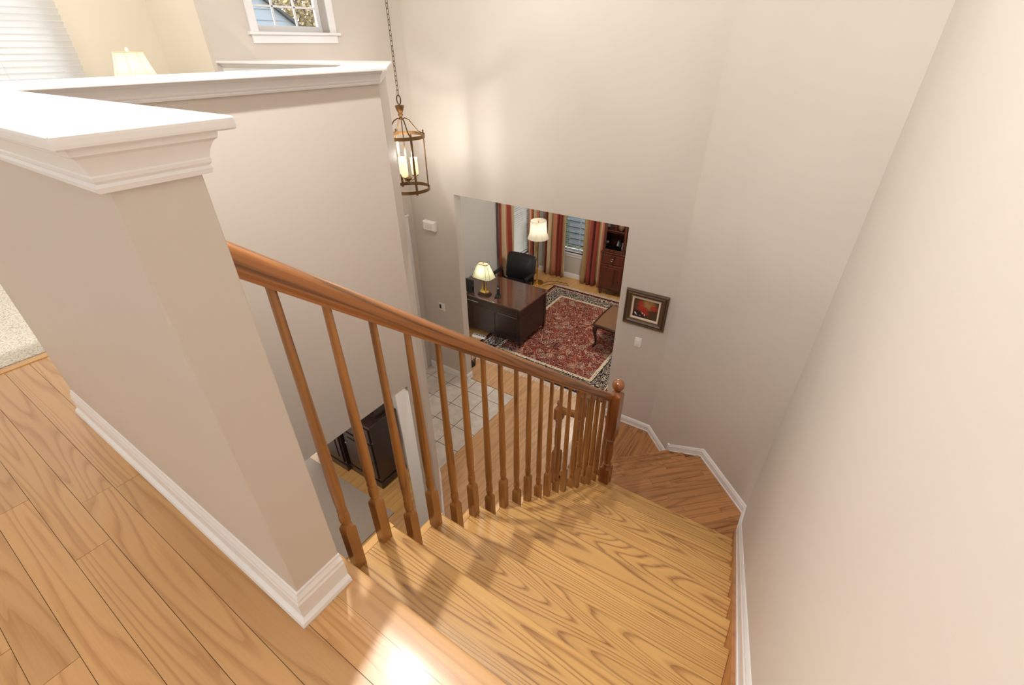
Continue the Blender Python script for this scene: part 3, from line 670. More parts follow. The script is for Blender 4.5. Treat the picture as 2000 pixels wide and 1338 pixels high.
window_x('window_3', 'study side window between striped curtains', -4.97, 7.02, 8.08, FL + .55, FL + 2.35, 2, 2)
wy = window_x('window_4', 'study back window showing the neighbouring wall', 0, -.4, .4, FL + .57, FL + 2.35, 2, 2)
wy.rotation_euler = (0, 0, -PI / 2); wy.location = (-4.02, 8.45, 0)
def blind(name, label, loc, rz, width, z0, z1, tilt, pitch=.045, slat=.05, drop=0):
    root = empty(name, loc, rz); top(root, label, 'blind')
    MB().box((-.03, -width / 2, z1 - .045), (.03, width / 2, z1)).build('headrail', 'white', root, bevel=.003)
    c, s = math.cos(tilt) * slat / 2, math.sin(tilt) * slat / 2
    n = int((z1 - z0 - .07) / pitch)
    b = MB(); b.loft([[(-c, y, -s), (0, y, .003), (c, y, s), (c, y, s + .0018), (0, y, .0048), (-c, y, -s + .0018)] for y in (-width / 2 + .006, width / 2 - .006)]); me = b.mesh('slat'); me.materials.append(M['blind'])
    for i in range(n): link('slat', me, root, (0, 0, z1 - .07 - i * pitch))
    MB().box((-.022, -width / 2 + .004, z0), (.022, width / 2 - .004, z0 + .022)).build('bottom_rail', 'white', root, bevel=.003)
    for y in (-width * .32, width * .32):
        MB().box((.024, y - .001, z0 + .01), (.026, y + .001, z1 - .03)).build('ladder_cord', 'cordw', root)
    return root
blind('venetian_blind', 'closed white blind on the loft window', (-5.3 + .06, .33, 0), 0, 2.68, .66, 2.3, .92, .041, .05)
blind('venetian_blind', 'white blind on the side window behind the office chair', (-4.97 - .045, 7.55, 0), 0, 1.03, FL + .56, FL + 2.34, -.25, .042, .045)
blind('venetian_blind', 'white blind on the study back window between curtains', (-4.02, 8.45 + .045, 0), -PI / 2, .77, FL + .58, FL + 2.34, .28, .042, .045)
# entry door with casing
D = MB().box((XF - .1, 3.12, FL + .01), (XF - .055, 4.05, FL + 2.05)).build('door_1', 'white', bevel=.003); struct(D, 'white panelled entry door in the front foyer wall', 'door')
for yy in (3.2, 3.62):
    for za, zb in ((.2, .75), (.9, 1.85)): MB().box((XF - .058, yy, FL + za), (XF - .045, yy + .34, FL + zb)).build('panel', 'white', D, bevel=.005)
MB().lathe([(.006, 0), (.012, .005), (.012, .03), (.028, .04), (.03, .055), (.02, .07), (.004, .074)], 14).build('door_knob', 'gold', D, (XF - .05, 3.98, FL + .95)).rotation_euler = (0, PI / 2, 0)
MB().box((XF - .1, 3.1, FL + 2.08), (XF - .06, 4.08, -.79)).build('transom_pane', 'plastic', D)
CAS = [(0, 0), (.0, .02), (.02, .022), (.05, .016), (.08, .02), (.09, .02), (.09, 0)]
for ya_, yb_ in ((4.085, 4.175), (3.01, 3.10)): MB().box((XF, ya_, FL), (XF + .022, yb_, -.74)).build('casing', 'white', D, bevel=.004)
MB().box((XF, 3.01, -.74), (XF + .022, 4.175, -.65)).build('casing', 'white', D, bevel=.004); MB().box((XF, 3.0, -.65), (XF + .035, 4.19, -.63)).build('casing_cap', 'white', D, bevel=.004)

# ================================================================== LAMPS out of view: stair-head lamp, the others added as fill
def unseen_ceiling_lamp(loc, watts, label, color=WARM, radius=.09):
    root = empty('unseen_ceiling_lamp', loc); top(root, label, 'lamp', kind='thing')
    MB().lathe([(.02, 0), (.17, 0), (.17, -.02), (.15, -.03)], 24).build('base', 'brass', root)
    MB().lathe([(.15, -.02), (.145, -.05), (.11, -.085), (.05, -.105), (.004, -.11)], 24).build('dome', 'dome', root, smooth=True)
    lamp('lamp_light', (0, 0, -.19), watts, radius, color, root)
unseen_ceiling_lamp((-1.42, .80, ZC), LAMP_W['stair'], 'flush glass ceiling lamp above the stair head', NEUT, .03)
unseen_ceiling_lamp((-2.3, 3.35, ZC), LAMP_W['foyer'], 'unseen fill lamp added high above the foyer', NEUT, .22)  # added to brighten the study wall and the stair turn
unseen_ceiling_lamp((-2.3, -2.6, ZC), LAMP_W['hall'], 'unseen fill lamp added in the hall behind the camera', NEUT, .16)  # added fill from behind the camera for the half wall front
unseen_ceiling_lamp((-4.6, .85, ZC), LAMP_W['loft'], 'unseen fill lamp added on the loft ceiling', WARM, .1)  # added to lift the loft walls and blinds
unseen_ceiling_lamp((-2.7, 6.6, -.25), LAMP_W['study'], 'unseen fill lamp added on the study ceiling', WARM, .1)  # added to brighten the study interior
unseen_ceiling_lamp((-3.3, .9, -.28), LAMP_W['family'], 'unseen fill lamp added on the family room ceiling', WARM, .1)  # added to light the rug and hutch beyond the lower opening

# ================================================================== LANTERN
LX, LY = -3.6, 3.47
LN = empty('foyer_lantern', (LX, LY, -.045)); top(LN, 'round antique brass lantern hanging on a long chain in the foyer', 'lantern')
def band(r, z, h, t, name, mat='brass'):
    smooth_auto(MB().loft([[(rr * math.cos(2 * PI * i / 40), rr * math.sin(2 * PI * i / 40), zz) for rr, zz in ((r, z), (r, z + h), (r - t, z + h), (r - t, z))] for i in range(41)], False).build(name, mat, LN), .5)
band(.212, 0, .032, .004, 'bottom_ring'); band(.212, .50, .032, .004, 'top_ring')
for i in range(4):
    a = PI / 4 + i * PI / 2 + .35
    x, y = .207 * math.cos(a), .207 * math.sin(a)
    MB().loft([[(x + u_ * math.cos(a) * .003 - v_ * math.sin(a) * .011, y + u_ * math.sin(a) * .003 + v_ * math.cos(a) * .011, z_) for u_, v_ in ((-1, -1), (1, -1), (1, 1), (-1, 1))] for z_ in (-.012, .54)]).build('upright', 'brass', LN)
    arm = [(.205, .535), (.19, .53), (.155, .55), (.115, .60), (.075, .655), (.035, .675), (.012, .665)]
    smooth_auto(MB().tube([(r * math.cos(a), r * math.sin(a), z) for r, z in arm], .006, 8).build('arm', 'bronze', LN), 1)
    MB().lathe([(.002, 0), (.009, .004), (.009, .012), (.003, .02)], 10, (x, y, .54)).build('arm_button', 'brass', LN)
smooth_auto(MB().lathe([(.004, .655), (.018, .66), (.012, .68), (.014, .69), (.026, .70), (.018, .715), (.034, .745), (.043, .775), (.043, .783), (.03, .787), (.01, .79), (.008, .80)], 20).build('crown', 'brass', LN), .6)
n = 22; pts = [(.026 * math.sin(2 * PI * i / n), 0, .835 + (.034 if math.cos(2 * PI * i / n) > 0 else .042) * math.cos(2 * PI * i / n)) for i in range(n)]
smooth_auto(MB().tube(pts, .0055, 8, closed=True).build('loop', 'bronze', LN), 1)
smooth_auto(MB().tube([(0, 0, .66), (0, 0, .13)], .005, 8).build('stem', 'brass', LN), 1)
smooth_auto(MB().lathe([(.003, .06), (.012, .07), (.008, .085), (.03, .105), (.036, .12), (.02, .135), (.008, .15)], 18).build('hub', 'brass', LN), .6)
for i in range(3):
    a = .9 + i * 2 * PI / 3; x, y = .075 * math.cos(a), .075 * math.sin(a)
    smooth_auto(MB().tube([(0, 0, .12), (x * .5, y * .5, .095), (x, y, .11), (x, y, .14)], .005, 8).build('candle_arm', 'brass', LN), 1)
    smooth_auto(MB().lathe([(.004, 0), (.03, .005), (.034, .012), (.028, .016), (.004, .018)], 16, (x, y, .135)).build('drip_pan', 'brass', LN), .6)
    g = smooth_auto(MB().loft([[(x + r * math.cos(2 * PI * k / 20), y + r * math.sin(2 * PI * k / 20), z) for k in range(20)] for r, z in ((.033, .152), (.035, .158), (.035, .31), (.033, .312), (.032, .305), (.032, .158))], False).build('glass_sleeve', 'shade', LN), .7)
    MB().lathe([(.004, .16), (.012, .17), (.013, .26), (.008, .285), (.003, .3)], 12, (x, y, 0)).build('bulb', 'bulb', g, smooth=True)
    lamp('lantern_light', (x * 1.2, y * 1.2, .345), LAMP_W['lantern'], .03, WARM, LN)
lk = MB(); n = 14; lp = [(.0105 * math.cos(2 * PI * i / n), 0, (.012 if math.sin(2 * PI * i / n) > 0 else -.012) + .0105 * math.sin(2 * PI * i / n)) for i in range(n)]
lk.tube(lp, .0024, 6, closed=True); lme = lk.mesh('chain_link', smooth=True); lme.materials.append(M['bronze'])
zz = .872 + .02; i = 0
while zz < ZC + .045 - .03: link('chain_link', lme, LN, (0, 0, zz), 0 if i % 2 else PI / 2); zz += .0385; i += 1
MB().lathe([(.002, 2.645 - .035), (.05, 2.645 - .03), (.062, 2.645 - .008), (.062, 2.645)], 20).build('ceiling_canopy', 'brass', LN, smooth=True)

# ================================================================== WALL FITTINGS
def switch_plate(name, label, x, y, z, w_, h_, rockers):
    o = MB().box((-w_ / 2, -.007, -h_ / 2), (w_ / 2, 0, h_ / 2)).build(name, 'plastic', None, (x, y, z), bevel=.0025); top(o, label, 'switch')
    for dx, mat in rockers: MB().box((dx - .016, -.013, -.033), (dx + .016, -.006, .033)).build('rocker', mat, o, bevel=.002)
switch_plate('switch_plate', 'white single light switch below the flower painting', -1.222, YW, -1.535, .074, .118, [(0, 'plastic')])
switch_plate('switch_plate', 'white double light switch beside the study opening', -4.09, YW, -1.93, .115, .118, [(-.025, 'black'), (.025, 'plastic')])
o = MB().loft([[(-.1, 0, -.062), (.1, 0, -.062), (.1, 0, .062), (-.1, 0, .062)], [(-.1, -.045, -.062), (.1, -.045, -.062), (.1, -.045, .062), (-.1, -.045, .062)], [(-.088, -.06, -.05), (.088, -.06, -.05), (.088, -.06, .05), (-.088, -.06, .05)]]).build('door_chime', 'plastic', None, (-4.135, YW, -.745), bevel=.004); top(o, 'white plastic chime box high on the wall beside the study opening', 'door chime')
for i in range(5): MB().box((-.06, -.0615, -.03 + i * .014), (.06, -.0595, -.026 + i * .014)).build('grille_slot', 'liner', o)
PX, PZ = -1.2, -1.12
PT = empty('flower_painting', (PX, YW, PZ)); top(PT, 'small framed painting of red flowers beside the study opening', 'painting')
def frame_ring(w0, h0, w1, h1, prof, mat, name):
    """rectangular moulding: prof [(t, depth)] with t 0 at the outer edge to 1 at the inner edge."""
    rings = []
    for sx, sz in ((-1, -1), (1, -1), (1, 1), (-1, 1), (-1, -1)):
        rings.append([(sx * (w0 + (w1 - w0) * t) / 2, -d_, sz * (h0 + (h1 - h0) * t) / 2) for t, d_ in prof])
    MB().loft(rings, False).build(name, mat, PT)
frame_ring(.448, .398, .30, .25, [(0, 0), (0, .018), (.06, .03), (.18, .034), (.25, .022), (.32, .02), (.42, .03), (.55, .034), (.66, .026), (.74, .018), (.9, .014), (1, .012), (1, 0)], 'frame', 'outer_frame')
frame_ring(.312, .262, .296, .246, [(0, .004), (0, .017), (.5, .02), (1, .015), (1, .004)], 'framegold', 'fillet')
frame_ring(.298, .248, .262, .212, [(0, .002), (0, .013), (1, .009), (1, .002)], 'liner', 'liner')
MB().box((-.133, -.006, -.108), (.133, -.001, .108)).build('canvas', 'canvas', PT)

# ================================================================== STUDY
ZF = FL
# rug
RW, RH = 2.46, 3.0
RG = MB().box((-RW / 2, -RH / 2, 0), (RW / 2, RH / 2, .011)).build('persian_rug', rug_mat(RW, RH), None, (-2.99, 6.40, ZF), bevel=.003); top(RG, 'red and navy patterned rug under the desk and bench', 'rug')
rnd = random.Random(4)
for sgn, nm in ((-1, 'fringe'), (1, 'fringe')):
    b = MB()
    for i in range(230):
        x = -RW / 2 + .01 + i * (RW - .02) / 229; l = rnd.uniform(.07, .11); dx = rnd.uniform(-.015, .015); y = sgn * RH / 2
        b.add([(x - .0035, y, .004), (x + .0035, y, .004), (x + .0035 + dx, y + sgn * l, .002), (x - .0035 + dx, y + sgn * l, .002), (x - .0035, y, .009), (x + .0035, y, .009), (x + .0035 + dx, y + sgn * l, .005), (x - .0035 + dx, y + sgn * l, .005)], [(0, 1, 2, 3), (4, 5, 6, 7), (0, 1, 5, 4), (1, 2, 6, 5), (2, 3, 7, 6), (3, 0, 4, 7)])
    stuff(b.build(nm, 'liner', RG))
# desk
DK = empty('executive_desk', (-4.195, 5.82, ZF + .0115)); top(DK, 'dark mahogany desk with polished top in the study', 'desk')
dp = lambda b, n, m_, **k: b.build(n, m_, DK, **k)
hw, hd = .735, .44
dp(MB().box((-hw, -hd, .735), (hw, hd, .765)), 'desk_top', 'desktop', bevel=.006, seg=2)
dp(MB().box((-hw + .02, -hd + .025, .62), (hw - .02, hd - .02, .735)), 'apron', 'deskw', bevel=.003)
dp(MB().box((-hw + .03, -hd + .035, .12), (hw - .03, -hd + .055, .62)), 'modesty_panel', 'deskw')
for i in range(3):
    x0 = -hw + .06 + i * .47; dp(MB().box((x0, -hd + .028, .18), (x0 + .41, -hd + .036, .57)), 'raised_panel', 'deskw', bevel=.006)
for sx in (-1, 1):
    x0, x1 = sorted((sx * (hw - .03), sx * (hw - .42)))
    o = dp(MB().box((x0, -hd + .055, .12), (x1, hd - .03, .62)), 'pedestal', 'deskw', bevel=.003)
    xs_ = sx * (hw - .03); MB().box((min(xs_, xs_ + sx * .008), -hd + .1, .18), (max(xs_, xs_ + sx * .008), hd - .08, .57)).build('side_panel', 'deskw', o, bevel=.004)
    for j in range(3):
        d_ = MB().box((x0 + .02, hd - .032, .16 + j * .15), (x1 - .02, hd - .018, .29 + j * .15)).build('drawer', 'deskw', o, bevel=.003)
        MB().tube([((x0 + x1) / 2 - .04, hd - .018, .225 + j * .15), ((x0 + x1) / 2 - .03, hd, .22 + j * .15), ((x0 + x1) / 2 + .03, hd, .22 + j * .15), ((x0 + x1) / 2 + .04, hd - .018, .225 + j * .15)], .004).build('drawer_pull', 'gold', o)
    for sy in (-1, 1):
        smooth_auto(dp(MB().lathe([(.012, 0), (.022, .012), (.02, .03), (.012, .04), (.024, .06), (.03, .09), (.03, .13)], 14, (sx * (hw - .05), sy * (hd - .055), 0)), 'leg', 'deskw'), .6)
        dp(MB().box((sx * (hw - .05) - .035, sy * (hd - .055) - .035, .12), (sx * (hw - .05) + .035, sy * (hd - .055) + .035, .735)), 'corner_post', 'deskw', bevel=.004)
dp(MB().box((-.62, -hd + .012, .655), (-.12, -hd + .024, .668)), 'slide_pull', 'chrome', bevel=.002)
# desk lamp
TL = empty('desk_lamp', (-4.285, 5.545, ZF + .778)); TL.scale = (1, 1, 1.2); top(TL, 'brass desk lamp with a panelled ivory shade on the desk', 'lamp')
def octo(hx, hy, c_, z): return [(-hx + c_, -hy, z), (hx - c_, -hy, z), (hx, -hy + c_, z), (hx, hy - c_, z), (hx - c_, hy, z), (-hx + c_, hy, z), (-hx, hy - c_, z), (-hx, -hy + c_, z)]
MB().loft([octo(.115, .08, .035, 0), octo(.115, .08, .035, .018), octo(.1, .068, .03, .022), octo(.1, .068, .03, .034)]).build('base', 'darkwood', TL)
MB().loft([octo(.085, .055, .03, .034), octo(.085, .055, .03, .042), octo(.06, .04, .02, .06), octo(.055, .034, .018, .066)]).build('base_plate', 'gold', TL)
for dx in (-.034, .034):
    smooth_auto(MB().lathe([(.02, .066), (.02, .075), (.013, .085), (.012, .27), (.018, .28), (.01, .29)], 14, (dx, 0, 0)).build('column', 'gold', TL), .6)
smooth_auto(MB().tube([(0, 0, .066), (0, 0, .46)], .006, 8).build('centre_rod', 'bronze', TL), 1)
sh = MB().loft([octo(.185, .125, .05, .26), octo(.095, .055, .022, .455)], False).build('shade', 'shadeg', TL)
for z, hx, hy, c_ in ((.26, .185, .125, .05), (.455, .095, .055, .022)):
    MB().tube(octo(hx, hy, c_, z), .004, 6, closed=True).build('shade_trim', 'bronze', sh)
for p_, q_ in zip(octo(.187, .127, .05, .26), octo(.096, .056, .022, .455)): MB().tube([p_, q_], .0022, 5).build('shade_rib', 'bronze', sh)
MB().loft([octo(.093, .053, .022, .452), octo(.093, .053, .022, .454)]).build('shade_diffuser', 'shade', sh)
MB().lathe([(.003, .455), (.008, .46), (.008, .475), (.002, .485)], 10).build('finial', 'gold', TL)
lamp('desk_lamp_light', (0, 0, .35), LAMP_W['desk'], .04, WARM, TL)
# phone
PH = empty('cordless_phone', (-4.03, 5.575, ZF + .778), .35); top(PH, 'black cordless phone standing in its cradle on the desk', 'phone')
MB().loft([[(-.05, -.055, 0), (.05, -.055, 0), (.05, .055, 0), (-.05, .055, 0)], [(-.045, -.05, .022), (.045, -.05, .022), (.042, .048, .045), (-.042, .048, .045)]]).build('cradle', 'black', PH, bevel=.004)
MB().loft([[(-.024, .0, .02), (.024, .0, .02), (.024, .028, .02), (-.024, .028, .02)], [(-.022, .03, .19), (.022, .03, .19), (.022, .052, .19), (-.022, .052, .19)]]).build('handset', 'black', PH, bevel=.006, seg=2)
MB().box((-.014, -.001, 0), (.014, .002, .03)).build('display', 'chrome', PH, (0, .013, .135)).rotation_euler = (-.17, 0, 0)
# black desktop device and its cable
RT = MB().loft([[(-.13, -.03, 0), (.13, -.03, 0), (.13, .04, 0), (-.13, .04, 0)], [(-.125, .012, .2), (.125, .012, .2), (.125, .045, .2), (-.125, .045, .2)]]).build('desk_device', 'black', None, (-4.62, 5.50, ZF + .778), -.12, bevel=.006, seg=2); top(RT, 'black upright electronic box at the front edge of the desk', 'electronics')
for i in range(3): MB().box((.128, .0, .05 + i * .035), (.132, .02, .065 + i * .035)).build('button', 'chrome', RT)
o = MB().tube([(-4.56, 5.42, ZF + .80), (-4.55, 5.365, ZF + .79), (-4.55, 5.355, ZF + .70), (-4.56, 5.36, ZF + .62), (-4.6, 5.38, ZF + .58)], .005, 8).build('white_cable', 'cordw', smooth=True); top(o, 'white cable hanging over the front edge of the desk', 'cable')
# chair
CH = empty('office_chair', (-4.42, 6.78, ZF + .0115), .06); top(CH, 'black leather office chair behind the desk', 'chair')
def cushion(b, w_, t_, z0, z1, y0, lean, n=8):
    rings = []
    for i in range(n + 1):
        f = i / n; z = z0 + (z1 - z0) * f; k = math.sin(PI * min(1, max(0, f * .94 + .03))) ** .35; kx = 1 - .06 * max(0, (f - .75) / .25) ** 2 - .03 * (1 - f)
        yb_ = y0 + lean * f + .05 * f * f; hw_ = w_ / 2 * kx; hh = t_ / 2 * k
        r = min(hh, .04)
        rings.append([(-hw_ + r, yb_ - hh, z), (0, yb_ - hh * 1.1, z), (hw_ - r, yb_ - hh, z), (hw_, yb_ - hh + r, z), (hw_, yb_ + hh - r, z), (hw_ - r, yb_ + hh, z), (0, yb_ + hh, z), (-hw_ + r, yb_ + hh, z), (-hw_, yb_ + hh - r, z), (-hw_, yb_ - hh + r, z)])
    return b.loft(rings)
def subsurf(o, lv=2):
    m_ = o.modifiers.new('sub', 'SUBSURF'); m_.levels = lv; m_.render_levels = lv
    for p in o.data.polygons: p.use_smooth = True
    return o
subsurf(cushion(MB(), .63, .12, .48, .99, .06, .08).build('backrest', 'leather', CH), 2)
subsurf(MB().box((-.27, -.44, .42), (.27, .08, .52)).build('seat', 'leather', CH, bevel=.04, seg=2), 1)
for sx in (-1, 1):
    smooth_auto(MB().tube([(sx * .29, .05, .46), (sx * .33, .0, .52), (sx * .335, -.02, .66), (sx * .33, -.12, .70), (sx * .325, -.32, .685)], [.02, .02, .02, .026, .024], 10).build('armrest', 'black', CH), 1)
    MB().box((sx * .335 - .03, -.3, .695), (sx * .335 + .03, -.02, .72)).build('arm_pad', 'leather', CH, bevel=.012, seg=2)
MB().lathe([(.03, .1), (.03, .38), (.06, .4), (.1, .42)], 14, (0, -.18, 0)).build('gas_column', 'black', CH)
for i in range(5):
    a = i * 2 * PI / 5 + .3; x, y = .3 * math.cos(a), .3 * math.sin(a) - .18
    MB().tube([(0, -.18, .12), (x, y, .075)], [.028, .016], 8).build('base_spoke', 'black', CH)
    MB().tube([(x - .02 * math.sin(a), y + .02 * math.cos(a), .03), (x + .02 * math.sin(a), y - .02 * math.cos(a), .03)], .029, 14).build('caster', 'black', CH)
# floor lamp
FLP = empty('floor_lamp', (-4.60, 7.82, ZF)); top(FLP, 'floor lamp with a large cream bell shade by the study curtains', 'lamp')
smooth_auto(MB().lathe([(.005, 0), (.14, 0), (.14, .012), (.12, .022), (.05, .034), (.025, .05), (.018, .08)], 24).build('base', 'gold', FLP), .5)
smooth_auto(MB().lathe([(.016, .05), (.016, .35), (.024, .37), (.024, .4), (.013, .42), (.013, .9), (.024, .92), (.024, .95), (.012, .97), (.012, 1.35)], 14).build('pole', 'gold', FLP), .5)
sh = smooth_auto(MB().loft([[(r * math.cos(2 * PI * i / 32), r * math.sin(2 * PI * i / 32), z) for i in range(32)] for r, z in ((.215, 1.0), (.205, 1.03), (.18, 1.10), (.166, 1.2), (.158, 1.36))], False).build('shade', 'shade', FLP), .9)
for r, z in ((.216, 1.0), (.159, 1.36)): MB().tube([(r * math.cos(2 * PI * i / 32), r * math.sin(2 * PI * i / 32), z) for i in range(32)], .004, 6, closed=True).build('shade_trim', 'liner', sh)
for i in range(10):
    a = 2 * PI * i / 10; MB().tube([(r * math.cos(a), r * math.sin(a), z) for r, z in ((.217, 1.0), (.207, 1.03), (.182, 1.10), (.168, 1.2), (.16, 1.36))], .002, 5).build('shade_rib', 'liner', sh)
lamp('floor_lamp_light', (0, 0, 1.2), LAMP_W['floorlamp'], .05, WARM, FLP)
o = MB().tube([(-4.46, 7.86, ZF + .006), (-4.42, 8.0, ZF + .006), (-4.3, 8.07, ZF + .006), (-4.15, 8.1, ZF + .006), (-4.02, 8.1, ZF + .006), (-3.96, 8.05, ZF + .006), (-4.05, 8.02, ZF + .006), (-4.25, 7.96, ZF + .006), (-4.36, 7.84, ZF + .006), (-4.4, 7.7, ZF + .006)], .005, 8).build('lamp_cord', 'cordb', smooth=True); top(o, 'thin brown lamp cord curling on the study floor', 'cord')
# curtains
def curtain(label, p0, p1, zt, zb, pleats, amp, phase, seed):
    rnd = random.Random(seed); p0, p1 = Vector(p0), Vector(p1); d = (p1 - p0); L = d.length; d /= L; n = Vector((d.y, -d.x)); nu, nv = pleats * 12, 16
    ph = [rnd.uniform(-.5, .5) for _ in range(pleats + 2)]
    vs, fs, uvs = [], [], []
    for j in range(nv + 1):
        f = j / nv; z = zt + (zb - zt) * f
        for i in range(nu + 1):
            t = i / nu; k = t * pleats; w_ = amp * (.75 + .5 * f) * math.sin(2 * PI * k + ph[int(k)] * f + phase) * (1 + .25 * ph[int(k)]); side = .012 * f * math.sin(9 * t + seed)
            q = p0 + d * (L * t + side + .02 * math.sin(4 * PI * k) * f) + n * (w_ + .012 * math.sin(6 * f + 5 * t))
            vs.append((q.x, q.y, z)); uvs.append((t * pleats * .32 + phase * .2, f))
    for j in range(nv):
        for i in range(nu): a = j * (nu + 1) + i; fs.append((a, a + 1, a + nu + 2, a + nu + 1))
    me = bpy.data.meshes.new('curtain'); me.from_pydata(vs, [], fs); uvl = me.uv_layers.new(name='UVMap')
    for lp_ in me.loops: uvl.data[lp_.index].uv = uvs[lp_.vertex_index]
    for p in me.polygons: p.use_smooth = True
    me.materials.append(M['curtain']); o = link('striped_curtain', me); m_ = o.modifiers.new('cloth', 'SOLIDIFY'); m_.thickness = .003
    return top(o, label, 'curtain', 'striped silk curtains in the study')
zt, zb = -.42, ZF + .012
curtain('dark rust striped curtain hanging behind the desk lamp and chair', (-4.90, 6.86), (-4.90, 7.36), zt, zb, 3, .035, .4, 1)
curtain('striped curtain directly behind the floor lamp shade', (-4.90, 7.96), (-4.90, 8.32), zt, zb, 3, .03, 2.2, 2)
curtain('rust and cream striped curtain between floor lamp and back window', (-4.74, 8.33), (-4.24, 8.33), zt, zb, 4, .042, 3.4, 3)
curtain('striped curtain between the back window and the tall cabinet', (-3.83, 8.33), (-3.34, 8.33), zt, zb, 4, .042, 5.0, 5)
# tall cabinet
CB = empty('tall_cabinet', (-2.82, 8.235, ZF)); top(CB, 'tall walnut cabinet with glazed upper doors in the study', 'cabinet')
cp = lambda b, n, m_='cabw', par=CB, **k: b.build(n, m_, par, **k)
w2, dq = .47, .195
cp(MB().loft([[(-w2, -dq, .14), (w2, -dq, .14), (w2, dq, .14), (-w2, dq, .14)], [(-w2, -dq, .90), (w2, -dq, .90), (w2, dq, .90), (-w2, dq, .90)]]), 'lower_body', bevel=.004)
cp(MB().box((-w2 - .012, -dq - .015, .90), (w2 + .012, dq, .93)), 'waist_moulding', bevel=.006)
for x0, x1, y0_, y1_ in ((-w2 + .005, -w2 + .03, -dq + .03, dq), (w2 - .03, w2 - .005, -dq + .03, dq), (-w2 + .03, w2 - .03, dq - .02, dq)): cp(MB().box((x0, y0_, .93), (x1, y1_, 2.1)), 'upper_side')
for z in (1.3, 1.68): cp(MB().box((-w2 + .03, -dq + .06, z), (w2 - .03, dq - .02, z + .016)), 'shelf')
cp(MB().box((-w2 - .02, -dq - .0, 2.1), (w2 + .02, dq, 2.18)), 'cornice', bevel=.01)
for sx in (-1, 1):
    xa, xb = sorted((sx * .008, sx * (w2 - .02)))
    d_ = cp(MB().box((xa, -dq - .016, .70), (xb, -dq, .88)), 'drawer', bevel=.004)
    pts = [((xa + xb) / 2 + .026 * math.sin(2 * PI * i / 16), -dq - .024, .79 - .0 + .026 * math.cos(2 * PI * i / 16)) for i in range(16)]
    MB().tube(pts, .004, 6, closed=True).build('ring_pull', 'chrome', d_, smooth=True)
    d_ = cp(MB().box((xa, -dq - .016, .17), (xb, -dq, .68)), 'lower_door', bevel=.004); MB().box((xa + .06, -dq - .022, .23), (xb - .06, -dq - .015, .62)).build('door_panel', 'cabw', d_, bevel=.006)
    u = cp(MB().box((xa, -dq + .008, .935), (xa + .045, -dq + .03, 2.095)), 'upper_door', bevel=.003)
    for a_, b_ in (((xb - .045, .935), (xb, 2.095)), ((xa + .045, .935), (xb - .045, .985)), ((xa + .045, 2.045), (xb - .045, 2.095))): MB().box((a_[0], -dq + .008, a_[1]), (b_[0], -dq + .03, b_[1])).build('door_rail', 'cabw', u, bevel=.003)
    for z in (1.35, 1.71): MB().box((xa + .045, -dq + .012, z), (xb - .045, -dq + .024, z + .012)).build('muntin', 'cabw', u)
    MB().box(((xa + xb) / 2 - .006, -dq + .012, 1.36), ((xa + xb) / 2 + .006, -dq + .024, 2.045)).build('muntin', 'cabw', u)
    MB().box((xa + .046, -dq + .016, .986), (xb - .046, -dq + .02, 2.044)).build('pane', 'pane', u)
    for sy in (-1, 1):
        x, y = sx * (w2 - .04), sy * (dq - .04)
        cp(MB().loft([[(x - a_, y - a_, z), (x + a_, y - a_, z), (x + a_, y + a_, z), (x - a_, y + a_, z)] for a_, z in ((.016, 0), (.02, .06), (.036, .14))]), 'foot')
def vase(x, y, z, prof, mat, label):
    o = smooth_auto(MB().lathe(prof, 18).build('vase', mat, None, (x, y, z)), .8); top(o, label, 'vase')
vase(-3.05, 8.26, ZF + .931, [(.004, 0), (.04, 0), (.055, .04), (.06, .1), (.03, .17), (.035, .2)], 'chrome', 'silver vase on the lower shelf of the tall cabinet')
vase(-2.93, 8.25, ZF + .931, [(.004, 0), (.035, 0), (.05, .06), (.03, .12), (.04, .15)], 'plastic', 'small white vase beside the silver one in the cabinet')
vase(-3.02, 8.26, ZF + 1.317, [(.004, 0), (.03, 0), (.06, .05), (.055, .12), (.03, .16), (.036, .18)], 'framegold', 'brown vase on the upper shelf of the tall cabinet')
# bench table with cabriole legs
BN = empty('leather_bench', (-1.93, 6.52, ZF + .0118)); top(BN, 'low table with tan leather top and curved dark legs on the rug', 'table')
def rrect(hx, hy, bow, n=8):
    P = []
    for i in range(n): t = -1 + 2 * i / n; P.append((t * hx, -hy - bow * (1 - t * t)))
    for i in range(n): t = -1 + 2 * i / n; P.append((hx + bow * .5 * (1 - t * t), t * hy))
    for i in range(n): t = 1 - 2 * i / n; P.append((t * hx, hy + bow * (1 - t * t)))
    for i in range(n): t = 1 - 2 * i / n; P.append((-hx - bow * .5 * (1 - t * t), t * hy))
    return P
MB().prism(rrect(.61, .40, .03), .42, .445).build('top_rim', 'darkwood', BN, bevel=.004)
MB().prism(rrect(.575, .365, .028), .44, .452).build('leather_top', 'topleather', BN, bevel=.003)
MB().loft([[(x, y, .36 - .0 + (.02 if abs(x) > .5 or abs(y) > .32 else 0)) for x, y in rrect(.56, .35, .03)], [(x, y, .42) for x, y in rrect(.56, .35, .03)]]).build('apron', 'darkwood', BN)
for sx in (-1, 1):
    for sy in (-1, 1):
        ox, oy = sx * .54, sy * .33; d_ = Vector((sx, sy)).normalized()
        path = [(ox + d_.x * a_, oy + d_.y * a_, z) for a_, z in ((0, .42), (.035, .37), (.045, .32), (.03, .25), (.012, .17), (.005, .10), (.015, .05), (.04, .018), (.06, .008))]
        smooth_auto(MB().tube(path, [.04, .042, .038, .028, .021, .017, .018, .024, .012], 10).build('leg', 'darkwood', BN), 1)
